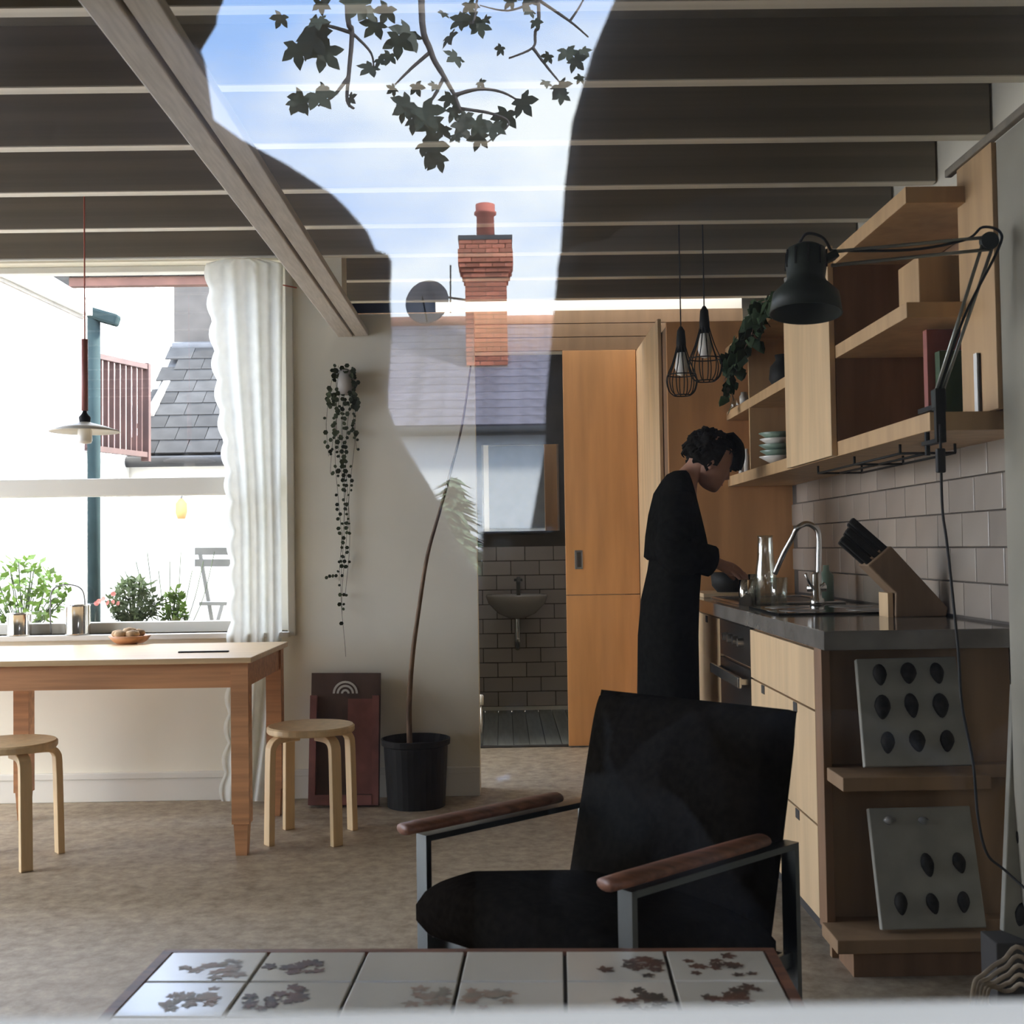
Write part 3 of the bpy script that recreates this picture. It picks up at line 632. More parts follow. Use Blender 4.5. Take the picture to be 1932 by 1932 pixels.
MB().tube(smooth_path(cab, 6), .0035, 6).build('power_cable', 'black_rubber', t, smooth=True)
MB().bar(at(1774, 846, Y=yc_), at(1775, 892, Y=yc_), .022, .018, (0, 1, 0)).build('inline_switch', 'black_rubber', t, bev=.004)

# cage pendants
def cage(px, ysock, ytop, ybot, wpx, y, ybulb, label):
    sc = y / F; p = at(px, ytop, Y=y); zt, zb = p.z, at(px, ybot, Y=y).z; rr = wpx / 2 * sc; h = zt - zb
    t = thing('cage_pendant', (p.x, p.y, zb), label, 'pendant lamp', 'wire cage pendant lamps above the worktop')
    prof = [(.016, 0), (.022, .12), (.6 * rr, .40), (.93 * rr, .62), (rr, .76), (.85 * rr, .92), (.55 * rr, 1.0)]
    mb = MB()
    for i in range(12):
        a = 2 * math.pi * i / 12; mb.tube(smooth_path([(p.x + r * math.cos(a), y + r * math.sin(a), zt - q * h) for r, q in prof], 3), .0024, 5)
    for r, q in (prof[3], prof[6]): mb.tube([(p.x + r * math.cos(a * .3927), y + r * math.sin(a * .3927), zt - q * h) for a in range(16)], .0028, 5, True)
    mb.build('wire_cage', 'black_plastic', t, smooth=True)
    MB().lathe([(.006, .07), (.018, .05), (.022, 0), (.022, -.05), (.0, -.05)], (p.x, y, zt), 16).build('socket', 'black_plastic', t, smooth=True)
    zbb = zt - .05; MB().lathe([(.016, .01), (.026, -.03), (.031, -.07), (.022, -.10), (0, -.108)], (p.x, y, zbb), 16).build('light_bulb', 'bulb', t, smooth=True)
    MB().tube([(p.x, y, zt + .06), (p.x, y, ZD - .002)], .003, 6).build('cord', 'black_rubber', t)
cage(1285, 640, 645, 746, 58, 5.40, 690, 'wire cage pendant lamp with a large white bulb, hanging lower')
cage(1329, 590, 608, 719, 64, 5.12, 640, 'wire cage pendant lamp hanging higher, nearer the trailing ivy')
# trailing ivy on the shelf top
t = thing('trailing_ivy', at(1452, 590, Y=5.45), 'dark green ivy trailing from the top of the wall shelf', 'plant')
py_ = 5.42; px_ = at(1450, 590, X=UX + .1)
lm = mesh_of(MB().add([(0, 0, 0), (-.022, .003, -.018), (-.012, .006, -.042), (0, .004, -.055), (.012, .006, -.042), (.022, .003, -.018)], [(0, 1, 2, 3, 4, 5)]), 'ivy')
strands = [[(1468, 560), (1440, 590), (1412, 610), (1400, 650), (1392, 690)], [(1460, 560), (1425, 600), (1405, 640), (1385, 690), (1378, 720), (1384, 755)], [(1450, 566), (1410, 612), (1385, 660), (1375, 690), (1366, 720)], [(1475, 563), (1432, 575), (1418, 630), (1398, 672), (1390, 700)]]
mb = MB()
for s_ in strands:
    pts = smooth_path([at(p, q, X=UX - .03) for p, q in s_], 6); mb.tube(pts, .003, 5)
    for i, p in enumerate(pts):
        for k in range(2 if i < 19 else 1):
            o = inst(lm, 'leaf', p + Vector((random.uniform(-.03, .03), random.uniform(-.06, .06), random.uniform(-.02, .03))), t, rot=(random.uniform(-.7, .7), random.uniform(-.9, .9), random.uniform(-1.5, 1.5)), sc=(random.uniform(.8, 1.4),) * 3)
mb.build('vine_stem', 'stem', t)
MB().lathe([(.05, 0), (.065, .09), (.06, .09), (0, .08)], (UX + .09, at(1468, 560, X=UX).y, zt1), 18).build('pot', 'white_ceramic', t, smooth=True)

# ================================================================== WOMAN AT THE SINK
YP = 5.02
def wp(px, py, y=YP): return at(px, py, Y=y)
pw = thing('person', (wp(1262, 1000).x, YP, 0), 'woman in loose black top and long black skirt bending over the sink', 'person')
hip = wp(1262, 1130); ch = wp(1272, 960); nk = wp(1298, 893); hdc = wp(1335, 868)
def v4(v, r, r2=None): return (v.x, v.y, v.z, r) if r2 is None else (v.x, v.y, v.z, r, r2)
shR = wp(1278, 948, YP - .13); shL = wp(1278, 948, YP + .13); elR = wp(1275, 1040, YP - .21); wrR = wp(1352, 1062, YP - .16); haR = wp(1388, 1078, YP - .13)
elL = wp(1290, 1040, YP + .2); wrL = wp(1352, 1062, YP + .12); haL = wp(1392, 1080, YP + .08)
pts = [v4(hip, .09, .12), v4(wp(1272, 1040), .07, .09), v4(wp(1274, 970), .07, .10), v4(wp(1284, 920), .045, .07), v4(nk, .042), v4(wp(1318, 882), .05), v4(wp(1330, 855), .088, .075), v4(wp(1333, 835), .07, .065),
       v4(shR, .04), v4(elR, .036), v4(wrR, .026), v4(shL, .04), v4(elL, .036), v4(wrL, .026),
       (hip.x, YP - .09, hip.z - .08, .09), (hip.x + .02, YP - .09, .48, .06), (hip.x, YP - .09, .08, .04), (hip.x + .13, YP - .10, .03, .032),
       (hip.x, YP + .09, hip.z - .08, .09), (hip.x + .02, YP + .09, .48, .06), (hip.x, YP + .09, .08, .04), (hip.x + .13, YP + .10, .03, .032)]
ed = [(0, 1), (1, 2), (2, 3), (3, 4), (4, 5), (5, 6), (6, 7), (3, 8), (8, 9), (9, 10), (3, 11), (11, 12), (12, 13), (0, 14), (14, 15), (15, 16), (16, 17), (0, 18), (18, 19), (19, 20), (20, 21)]
def add_hand(pts, ed, wi, w, h, down=Vector((0, 0, -1)), L=1.0):
    d = (h - w).normalized(); s = d.cross(down).normalized(); n0 = len(pts)
    pts.append(v4(w.lerp(h, .55), .020, .030)); ed.append((wi, n0)); pts.append(v4(h, .016, .030)); ed.append((n0, n0 + 1))
    for k, (o, ln) in enumerate(((-.028, .062), (-.010, .074), (.010, .070), (.027, .055))):
        b = len(pts); k1 = h + s * o + d * .016; k2 = k1 + (d * .9 + down * .35).normalized() * ln * .5 * L; k3 = k2 + (d * .5 + down * .9).normalized() * ln * .5 * L
        pts += [v4(k1, .010), v4(k2, .0085), v4(k3, .007)]; ed += [(n0 + 1, b), (b, b + 1), (b + 1, b + 2)]
    b = len(pts); k1 = w.lerp(h, .55) - s * .034 + down * .01; k2 = k1 + (d * .8 - s * .25 + down * .45).normalized() * .032; k3 = k2 + (d * .9 + down * .4).normalized() * .026
    pts += [v4(k1, .012), v4(k2, .010), v4(k3, .008)]; ed += [(n0, b), (b, b + 1), (b + 1, b + 2)]
add_hand(pts, ed, 10, wrR, haR); add_hand(pts, ed, 13, wrL, haL)
skin('body', pts, ed, 'skin', pw)
# face: jaw, nose, ear, brow in profile facing +x and bowed
hc = wp(1338, 868); fwd = Vector((.86, .18, -.48)).normalized(); upv = Vector((.45, .05, .89)).normalized(); upv = (upv - fwd * upv.dot(fwd)).normalized(); sdv = fwd.cross(upv)
def hp_(a, b, c): return hc + fwd * a + upv * b + sdv * c
rings = []
for (b, r1, r2, o) in ((-.115, .03, .028, .055), (-.10, .05, .045, .045), (-.06, .075, .060, .025), (-.01, .090, .070, .012), (.04, .095, .074, 0), (.085, .085, .068, -.01), (.115, .05, .04, -.015)):
    rings.append([hp_(o + r1 * math.cos(2 * math.pi * i / 20), b, r2 * math.sin(2 * math.pi * i / 20)) for i in range(20)])
MB().loft(rings).build('head', 'skin', pw, smooth=True, sub=1)
MB().loft([[hp_(.085 + a, .015, c) for a, c in ((0, -.008), (.012, 0), (0, .008), (-.03, 0))], [hp_(.088 + a, -.03, c) for a, c in ((0, -.016), (.030, 0), (0, .016), (-.03, 0))], [hp_(.085 + a, -.042, c) for a, c in ((0, -.012), (.016, 0), (0, .012), (-.03, 0))]]).build('nose', 'skin', pw, smooth=True)
mb = MB()
for sgn in (-1, 1): mb.loft([[hp_(-.005 + .018 * math.cos(a * .7854), -.02 + .03 * math.sin(a * .7854), sgn * (.070 + q)) for a in range(8)] for q in (0, .012)])
mb.build('ear', 'skin', pw, smooth=True)
mb = MB()
for sgn in (-1, 1): mb.lathe([(.011, 0), (.008, .005), (0, .006)], hp_(.085, .012, sgn * .03), 10, fwd)
mb.build('eye', 'black_plastic', pw, smooth=True)
MB().bar(hp_(.092, -.07, -.022), hp_(.092, -.07, .022), .008, .008).build('mouth', 'red_brown', pw)
# hair: bumpy cap
bm = bmesh.new(); bmesh.ops.create_icosphere(bm, subdivisions=5, radius=1)
vsx = []
for v in bm.verts:
    n = v.co.normalized(); k = 1 + .20 * (noise.noise(n * 3.2) + .6 * noise.noise(n * 7))
    a, b, c = n.x * .108, n.z * .100, n.y * .092
    if a > .03 and b < .035: a = .03 + (a - .03) * .15; k = min(k, 1)
    if b < -.05: b = -.05 + (b + .05) * .6; a = a if a < 0 else a * .4
    v.co = hp_(a * k - .012, b * k + .028, c * k)
bm.verts.index_update(); mb = MB(); mb.add([v.co.copy() for v in bm.verts], [[v.index for v in q.verts] for q in bm.faces]); bm.free()
mb.build('hair', 'hair', pw, smooth=True)
mb = MB()
for k in range(110):
    a = random.uniform(0, 6.28); b = random.uniform(-.6, 1); q = math.sqrt(max(0, 1 - b * b)); d = Vector((q * math.cos(a), b, q * math.sin(a)))
    if d.x > .35 and d.y < .5: continue
    p = hp_(d.x * .116 - .012, d.y * .108 + .028, d.z * .096); n = (p - hc).normalized(); tt = n.cross(Vector((random.uniform(-1, 1), random.uniform(-1, 1), random.uniform(-1, 1)))).normalized()
    p = hc.lerp(p, .90); mb.tube([p - n * .01, p + n * .008 + tt * .008, p + n * .009 + tt * .022, p - n * .002 + tt * .03], [.006, .0055, .004, .002], 5)
# forelock
for k in range(14):
    c = -.07 + .01 * k; mb.tube(smooth_path([hp_(.02, .135, c * .8), hp_(.075, .112, c), hp_(.108, .06, c * 1.05), hp_(.116, .02 + random.uniform(-.01, .01), c)], 4), .011, 6)
mb.build('hair_curl', 'hair', pw, smooth=True)
# clothes
def tor(cpx, y0, w_, dy, dep):  # ring from pixel: centre px, row, half width m, half depth m
    c = wp(cpx, y0); return ering((c.x, YP, c.z), w_, dep, 24)
s_ = YP / F
def pr2(xa, xb, yy, dep): return tor((xa + xb) / 2, yy, (xb - xa) / 2 * s_, 0, dep)
tr = [pr2(1222, 1336, 1056, .20), pr2(1215, 1338, 1050, .205), pr2(1218, 1330, 1010, .205), pr2(1224, 1320, 970, .205), pr2(1234, 1310, 930, .19), pr2(1248, 1304, 908, .15), pr2(1258, 1300, 895, .095), pr2(1270, 1296, 889, .06)]
MB().loft(tr).build('blouse', 'black_cloth', pw, smooth=True)
for (sh_, e_, w_, nm) in ((shR, elR, wrR, -1), (shL, elL, wrL, 1)):
    cuff = e_.lerp(w_, .92); MB().tube(smooth_path([sh_ + Vector((-.01, -.02 if nm < 0 else .02, .035)), sh_.lerp(e_, .5), e_, e_.lerp(w_, .5), cuff], 5), [.075] * 5 + [.082] * 5 + [.085] * 5 + [.065] * 5 + [.05], 16).build('sleeve', 'black_cloth', pw, smooth=True)
sk = [pr2(1226, 1322, 1046, .15), pr2(1222, 1322, 1075, .17), pr2(1210, 1318, 1130, .19), pr2(1204, 1316, 1200, .20), pr2(1203, 1318, 1320, .21), pr2(1203, 1320, 1460, .22), pr2(1204, 1322, 1515, .22)]
MB().loft(sk).build('skirt', 'black_cloth', pw, smooth=True)

# ================================================================== LEFT SIDE: table, stools, window things
tx1 = at(470, 1500, Z=0).x + .035
t = thing('dining_table', (-1.75, 4.88, 0), 'long pine dining table standing under the window', 'table')
TX0, TX1, TY0, TY1, TZ = -2.75, -.955, 4.53, 5.30, .75
MB().box(TX0, TX1, TY0, TY1, TZ - .022, TZ, .004).build('tabletop', 'pine_top', t)
mb = MB(); mb.box(TX0 + .06, TX1 - .06, TY0 + .025, TY0 + .047, TZ - .115, TZ - .022); mb.build('apron', 'pine', t)
mb = MB(); mb.box(TX0 + .06, TX1 - .06, TY1 - .047, TY1 - .025, TZ - .115, TZ - .022); mb.build('apron', 'pine', t)
mb = MB(); mb.box(TX1 - .047, TX1 - .025, TY0 + .06, TY1 - .06, TZ - .115, TZ - .022); mb.build('apron', 'pine', t)
mb = MB(); mb.box(TX0 + .025, TX0 + .047, TY0 + .06, TY1 - .06, TZ - .115, TZ - .022); mb.build('apron', 'pine', t)
for (x, y) in ((TX1 - .05, TY0 + .05), (TX1 - .05, TY1 - .05), (TX0 + .65, TY1 - .05), (TX0 + .05, TY0 + .05)):
    a, b = .033, .021
    MB().hexa([(x - b, y - b, 0), (x + b, y - b, 0), (x + b, y + b, 0), (x - b, y + b, 0), (x - b * 1.3, y - b * 1.3, .12), (x + b * 1.3, y - b * 1.3, .12), (x + b * 1.3, y + b * 1.3, .12), (x - b * 1.3, y + b * 1.3, .12)]).box(x - a, x + a, y - a, y + a, .12, TZ - .022).build('leg', 'pine', t)
def stool(cx, cy, rot, label):
    t = thing('stool', (cx, cy, 0), label, 'stool', 'round birch stools at the table'); zt = .45; r = .175
    MB().lathe([(r - .004, -.028), (r, -.022), (r, -.006), (r - .006, 0), (0, 0)], (cx, cy, zt), 36).build('seat', 'birch', t, smooth=False)
    for k in range(4):
        a = rot + math.pi / 2 * k; d = Vector((math.cos(a), math.sin(a), 0)); q = d.cross(Vector((0, 0, 1)))
        pth = [(0.06, zt - .042), (.125, zt - .042), (.158, zt - .048), (.176, zt - .066), (.182, zt - .10), (.186, .20), (.190, 0)]
        c = Vector((cx, cy, 0)); outer = smooth_path([c + d * p + Vector((0, 0, z)) for p, z in pth], 4); mb = MB(); rings = []
        for i, p in enumerate(outer):
            tg = (outer[min(i + 1, len(outer) - 1)] - outer[max(i - 1, 0)]).normalized(); nn = tg.cross(q).normalized() * .013
            rings.append([p + q * .022 - nn, p - q * .022 - nn, p - q * .022 + nn, p + q * .022 + nn])
        mb.loft(rings).build('leg', 'birch', t, bev=.003)
stool(at(588, 1366, Z=.45).x, 4.83, R(39), 'round pale birch stool with bent legs beside the reddish leaning panel')
stool(-1.87, 4.53, R(40), 'round birch stool pulled up to the long side of the table')
# curtain
t = thing('curtain', (at(470, 1000, Y=5.5).x, 5.52, 0), 'sheer white curtain with a scalloped edge gathered beside the window', 'curtain')
le = [(490, 386), (700, 402), (900, 424), (1000, 430), (1200, 430), (1400, 424), (1512, 414)]
re = [(490, 534), (900, 530), (1200, 532), (1350, 520), (1512, 500)]
def itp(tab, y):
    for (a, b), (c, d) in zip(tab, tab[1:]):
        if a <= y <= c: return b + (d - b) * (y - a) / (c - a)
    return tab[-1][1]
nu, nv = 46, 130; vs_, fs_ = [], []
for j in range(nv + 1):
    py = 489 + (1512 - 489) * j / nv; xl, xr = itp(le, py), itp(re, py)
    scal = 9 * abs(math.sin(math.pi * (py - 490) / 57)) - 6
    for i in range(nu + 1):
        u = i / nu; px = xl - scal * (1 - u) ** 3 * (1 if u < .2 else 0) + (xr - xl) * u
        yy = 5.53 + .030 * math.sin(u * 21 + .4 * math.sin(py * .004)) * (.4 + .6 * u) + (-.05 if py > 1400 else 0) * (py - 1400) / 112
        vs_.append(at(px, py, Y=yy))
for j in range(nv):
    for i in range(nu): a = j * (nu + 1) + i; fs_.append((a, a + 1, a + nu + 2, a + nu + 1))
for v in vs_: v.z = max(v.z, .004)
MB().add(vs_, fs_).build('curtain_cloth', 'curtain', t, smooth=True)
MB().tube([(XWL, 5.53, at(300, 487, Y=5.53).z), (XR + .03, 5.53, at(300, 487, Y=5.53).z)], .007, 8).build('curtain_rod', 'white_paint', t)
# pendant over the table
yp_ = 4.9; pc = at(160, 808, Y=yp_)
t = thing('pendant_lamp', pc, 'flat white disc pendant lamp on a red stem over the table', 'pendant lamp')
MB().lathe([(.008, .03), (.03, .022), (.09, .006), (.140, -.012), (.139, -.016), (.09, .0), (.03, .014), (0, .016)], pc, 36).build('lamp_shade', 'white_paint', t, smooth=True)
MB().lathe([(.012, .02), (.021, .022), (.024, .045), (.012, .06), (.006, .075), (0, .075)], pc, 16).build('socket', 'black_plastic', t, smooth=True)
MB().lathe([(.02, .01), (.028, -.01), (.03, -.05), (.024, -.062), (0, -.065)], pc, 18).build('light_bulb', 'bulb', t, smooth=True)
MB().tube([at(160, 775, Y=yp_), at(160, 640, Y=yp_)], .013, 10).build('stem', 'red_brown', t, smooth=True)
MB().tube([at(160, 640, Y=yp_), Vector((at(160, 640, Y=yp_).x, yp_, ZD - .002))], .003, 6).build('cord', 'red_cord', t)
MB().tube(smooth_path([at(452, 489, Y=5.55), at(475, 515, Y=5.56), at(510, 532, Y=5.57), at(560, 543, Y=5.58)], 6), .003, 6).build('wire', 'red_cord', smooth=True, label='thin red wire sagging from joist to wall above the curtain', cat='wire')
# table-top things
p = at(245, 1214, Z=TZ)
t = thing('bread_basket', p, 'shallow bowl heaped with bread rolls on the table', 'bowl')
MB().lathe([(.055, 0), (.075, .012), (.092, .035), (.089, .036), (.07, .014), (0, .01)], p, 24).build('bowl', 'pine', t, smooth=True)
for k in range(6):
    a = k * 1.05; q = p + Vector((.05 * math.cos(a), .05 * math.sin(a), .042)) if k else p + Vector((0, 0, .052))
    MB().lathe([(0, -.02), (.022, -.014), (.032, 0), (.026, .014), (0, .021)], q, 14).build('bread_roll', 'bread', t, smooth=True)
MB().box(-2.32, -2.05, 4.60, 4.78, TZ, TZ + .002).build('paper_sheet', 'paper', label='white sheet of paper lying on the table near its long edge', cat='paper')
MB().box(-1.30, -1.10, 4.78, 4.80, TZ, TZ + .006, .002).build('pencil', 'black_plastic', label='thin dark pencil on the table near the curtain', cat='pencil')
for (px, wv, hv, lab) in ((36, 44, 42, 'short polished tin can on the window sill'), (147, 46, 56, 'taller polished tin can on the window sill beside a wire hoop')):
    yy = 5.605; sc = yy / F; c = Vector((at(px, 1190, Y=yy).x, yy, ZS)); r = wv / 2 * sc; h = hv * sc
    MB().lathe([(r, 0), (r * 1.02, .006), (r, .01), (r, h - .008), (r * 1.03, h), (r * .97, h), (r * .96, .012), (0, .012)], c, 24).build('tin_can', 'tin', smooth=True, label=lab, cat='tin', group='tin cans on the sill')
yy = 5.645
MB().tube(smooth_path([Vector((at(96, 1190, Y=yy).x, yy, ZS)), at(95, 1140, Y=yy), at(100, 1112, Y=yy), at(126, 1103, Y=yy), at(152, 1110, Y=yy), at(160, 1135, Y=yy), Vector((at(160, 1190, Y=yy).x, yy, ZS))], 6), .0035, 6).build('wire_hoop', 'grey_metal', smooth=True, label='thin arched wire hoop standing on the sill behind the taller tin', cat='hoop')
# string of hearts on the wall
wp0 = at(652, 722, Y=YW - .05)
t = thing('hanging_plant', wp0, 'trailing string plant in a grey wall pot above the stool', 'plant')
MB().lathe([(.035, -.055), (.046, .055), (.042, .055), (.0, .045)], wp0, 20).build('wall_pot', 'render_grey', t, smooth=True)
mb = MB(); ms = MB()
def rleaf(mb, p, s):
    n = Vector((random.uniform(-.6, .6), -1, random.uniform(-.6, .6))).normalized(); x = n.cross(Vector((0, 0, 1))).normalized(); y = x.cross(n)
    mb.add([p + x * (s * math.cos(a * 1.047)) + y * (s * math.sin(a * 1.047)) for a in range(6)], [tuple(range(6))])
strs = [(628, 700, 1050, 640), (636, 690, 1240, 648), (648, 690, 1160, 650), (660, 700, 1130, 655), (670, 700, 1000, 662), (640, 695, 900, 628), (655, 700, 1100, 645), (630, 690, 870, 620), (668, 695, 850, 672)]
for (xa, ya_, yb2, xb_) in strs:
    pts_ = []; yy = ya_; px = xa
    while yy < yb2:
        tq = (yy - ya_) / (yb2 - ya_); px = xa + (xb_ - xa) * min(1, tq * 1.6) + 5 * math.sin(yy * .02 + xa)
        p = at(px, yy, Y=YW - .03 - .06 * max(0, 1 - tq * 5)); pts_.append(p); 
        if random.random() < (.75 if yy < 790 else .55 if yy < 1000 else .33): rleaf(mb, p + Vector((random.uniform(-.012, .012), -.004, 0)), random.uniform(.006, .0125) * (1.15 if yy < 900 else .9))
        yy += 9
    ms.tube(pts_, .0009, 4)
for k in range(46): rleaf(mb, at(random.choice((random.uniform(618, 634), random.uniform(664, 678), random.uniform(620, 676))), random.uniform(742, 768) if k % 2 else random.uniform(695, 770), Y=YW - .08), random.uniform(.009, .014))
for k in range(4): rleaf(mb, at(616 + 6 * k, 1088 + random.uniform(-2, 2), Y=YW - .03), .009)
mb.build('trailing_foliage', 'plant_green', t, kind='stuff'); ms.build('vine_stem', 'plant_green', t)
# leaning reddish panel with arcs
yb0, yt0 = 5.40, 5.545
c = [at(583, 1516, Y=yb0), at(715, 1516, Y=yb0), at(718, 1266, Y=yt0), at(588, 1266, Y=yt0)]
t = thing('leaning_panel', (c[0] + c[1]) / 2, 'dark reddish boxed panel with pale concentric arcs, leaning on the white wall', 'panel')
n = (c[1] - c[0]).cross(c[3] - c[0]).normalized(); n = -n if n.y > 0 else n
dzz = -min(c[0].z, c[1].z) + .002
c = [p + Vector((0, 0, dzz)) for p in c]
MB().prism(c, -n * .02).build('panel_board', 'crate', t)
ux = (c[1] - c[0]).normalized(); uy = (c[3] - c[0]).normalized(); Lw = (c[1] - c[0]).length; Lh = (c[3] - c[0]).length
def q3(a, b, o=0): return c[0] + ux * a + uy * b + n * o
for a in (0, Lw - .03): MB().prism([q3(a, 0, .001), q3(a + .03, 0, .001), q3(a + .03, Lh * .82, .001), q3(a, Lh * .82, .001)], n * .03).build('side_rail', 'crate_red', t)
MB().prism([q3(.03, 0, .001), q3(Lw - .03, 0, .001), q3(Lw - .03, .045, .001), q3(.03, .045, .001)], n * .035).build('bottom_rail', 'crate_red', t)
MB().prism([q3(.17, .05, .001), q3(Lw - .03, .05, .001), q3(Lw - .03, Lh * .80, .001), q3(.17, Lh * .80, .001)], n * .006).build('inner_panel', 'crate_red', t)
for rr in (.058, .040, .020):
    mb = MB(); ctr = q3(Lw * .50, Lh - .095, .003); o_ = [ctr + ux * (rr * math.cos(a * math.pi / 14)) + uy * (rr * math.sin(a * math.pi / 14)) for a in range(15)]; i_ = [ctr + ux * ((rr - .010) * math.cos(a * math.pi / 14)) + uy * ((rr - .010) * math.sin(a * math.pi / 14)) for a in range(15)]
    mb.add(o_ + i_, [(k, k + 1, 16 + k, 15 + k) for k in range(14)]); mb.build('arc_print', 'print_white', t)
# black pot with tall bare stem
pp = Vector((at(785, 1450, Y=5.40).x, 5.40, 0))
t = thing('potted_tree', pp, 'black plastic plant pot with one tall thin bare stem by the white wall', 'plant')
sc = pp.y / F
MB().lathe([(54 * sc, 0), (60 * sc, .26), (60 * sc, .27), (64 * sc, .275), (65 * sc, .30), (62 * sc, .302), (57 * sc, .26), (0, .255)], pp, 32).build('pot', 'black_plastic', t, smooth=False)
MB().lathe([(57 * sc, .256), (0, .262)], pp, 24).build('soil', 'soil', t)
stp = [at(773, 1410, Y=pp.y), at(772, 1330, Y=pp.y), at(778, 1240, Y=pp.y), at(790, 1150, Y=pp.y), at(806, 1050, Y=pp.y + .01), at(828, 970, Y=pp.y + .02), at(850, 890, Y=pp.y + .04), at(872, 800, Y=pp.y + .06), at(888, 690, Y=pp.y + .08)]
pth = smooth_path(stp, 5); MB().tube(pth, [.013 - .009 * i / len(pth) for i in range(len(pth))], 8).build('stem', 'stem', t, smooth=True)

# ================================================================== ARMCHAIR
ctr = Vector((.205, 2.565, 0)); ang = R(41.5)
bk = Vector((math.cos(ang), math.sin(ang), 0)); sd_ = Vector((math.sin(ang), -math.cos(ang), 0))  # back direction, toward right arm
def cc(b, s, z): return ctr + bk * b + sd_ * s + Vector((0, 0, z))
t = thing('armchair', ctr, 'low black upholstered armchair with steel frame and teak armrests', 'armchair')
AW, AD, AZ = .30, .25, .545
for s in (-1, 1):
    MB().bar(cc(-AD, s * AW, 0), cc(-AD, s * AW, AZ - .02), .035, .014, bk).build('leg', 'chair_steel', t)
    MB().bar(cc(AD, s * AW, 0), cc(AD, s * AW, AZ - .02), .035, .014, bk).build('leg', 'chair_steel', t)
    MB().bar(cc(-AD - .007, s * AW, AZ - .026), cc(AD + .007, s * AW, AZ - .026), .035, .013).build('arm_rail', 'chair_steel', t)
    MB().bar(cc(-AD, s * AW, .285), cc(AD, s * AW, .285), .012, .03).build('side_rail', 'chair_steel', t)
    rg = []
    for i in range(9):
        b = -AD - .055 + (2 * AD - .04) * i / 8; hw = .030 if 0 < i < 8 else .024
        rg.append([cc(b, s * AW + hw * math.cos(a * .5236), AZ + .0 + .0125 * math.sin(a * .5236)) for a in range(12)])
    MB().loft(rg).build('armrest', 'teak', t, smooth=True)
MB().bar(cc(-AD + .03, -AW, .285), cc(-AD + .03, AW, .285), .012, .03).build('cross_rail', 'chair_steel', t)
MB().bar(cc(AD - .02, -AW, .285), cc(AD - .02, AW, .285), .012, .03).build('cross_rail', 'chair_steel', t)
def pillow(name, fn, th, m, parent, nu=32, nv=32):
    vs_, fs_ = [], []
    for sgn in (1, -1):
        for j in range(nv + 1):
            for i in range(nu + 1):
                u, v = i / nu, j / nv; e_ = max(0, (1 - abs(2 * u - 1) ** 8) * (1 - abs(2 * v - 1) ** 8)) ** .4
                p, nrm = fn(u, v); vs_.append(p + nrm * (sgn * th / 2 * (.25 + .75 * e_)))
    k = (nu + 1) * (nv + 1)
    for j in range(nv):
        for i in range(nu):
            a = j * (nu + 1) + i; fs_.append((a, a + 1, a + nu + 2, a + nu + 1)); fs_.append((k + a, k + a + nu + 1, k + a + nu + 2, k + a + 1))
    edge = [j * (nu + 1) for j in range(nv + 1)] ; 
    def strip(ids):
        for a, b in zip(ids, ids[1:]): fs_.append((a, b, k + b, k + a))
    strip([j * (nu + 1) for j in range(nv + 1)]); strip([j * (nu + 1) + nu for j in range(nv + 1)]); strip(list(range(nu + 1))); strip([nv * (nu + 1) + i for i in range(nu + 1)])
    return MB().add(vs_, fs_).build(name, m, parent, smooth=True)
def seatf(u, v):
    b = -AD - .035 + (2 * AD + .0) * u; s = (-AW + .015) + (2 * AW - .03) * v
    z = .392 - .085 * u + .035 * math.sin(math.pi * v) * (1 - u * .6) - .05 * max(0, .25 - u) * 4 * .5
    b -= .05 * math.sin(math.pi * v) * (1 - u)
    return cc(b, s, z), Vector((0, 0, 1))
pillow('seat', seatf, .135, 'black_fabric', t)
rec = R(14); bup = bk * math.sin(rec) + Vector((0, 0, 1)) * math.cos(rec); bnm = (-bk) * math.cos(rec) + Vector((0, 0, 1)) * math.sin(rec)
def backf(u, v):
    s = (-.285 + .555 * v); base = cc(AD - .075, s, .23); return base + bup * (.575 * u), bnm
pillow('backrest', backf, .12, 'black_fabric', t)

# ================================================================== TILED COFFEE TABLE
t = thing('coffee_table', (-.07, 1.7, 0), 'low coffee table topped with cream tiles printed with brown leaves', 'table')
CT = .46; rt = R(-2.6); pc_ = at(325, 1797, Z=CT)
ex = Vector((math.cos(rt), math.sin(rt), 0)); ey = Vector((-math.sin(rt), math.cos(rt), 0))
TWX, TDY = .1685, .142
def ct(a, b, z): return pc_ + ex * a - ey * b + Vector((0, 0, z - CT))
NX, NY = 6, 3
def cbox(a0, a1, b0, b1, z0, z1): return [ct(a0, b0, z0), ct(a1, b0, z0), ct(a1, b1, z0), ct(a0, b1, z0), ct(a0, b0, z1), ct(a1, b0, z1), ct(a1, b1, z1), ct(a0, b1, z1)]
MB().hexa(cbox(-.0, NX * TWX, 0, NY * TDY, CT - .03, CT - .008)).build('tabletop_base', 'table_grout', t)
for (a0, a1, b0, b1) in ((-.018, NX * TWX + .018, -.016, -.001), (-.018, NX * TWX + .018, NY * TDY + .001, NY * TDY + .018), (-.018, -.001, -.001, NY * TDY + .001), (NX * TWX + .001, NX * TWX + .018, -.001, NY * TDY + .001)):
    MB().hexa(cbox(a0, a1, b0, b1, CT - .05, CT)).build('edge_strip', 'teak', t)
mz = maple(1)
dec = {(0, 0): (.60, 1), (1, 0): (.40, 0), (4, 0): (.72, 0), (5, 0): (.45, 0), (0, 1): (.55, 1), (1, 1): (.42, 0), (2, 1): (.75, 1), (3, 1): (.25, 1), (4, 1): (.72, 0), (5, 1): (.45, 0)}
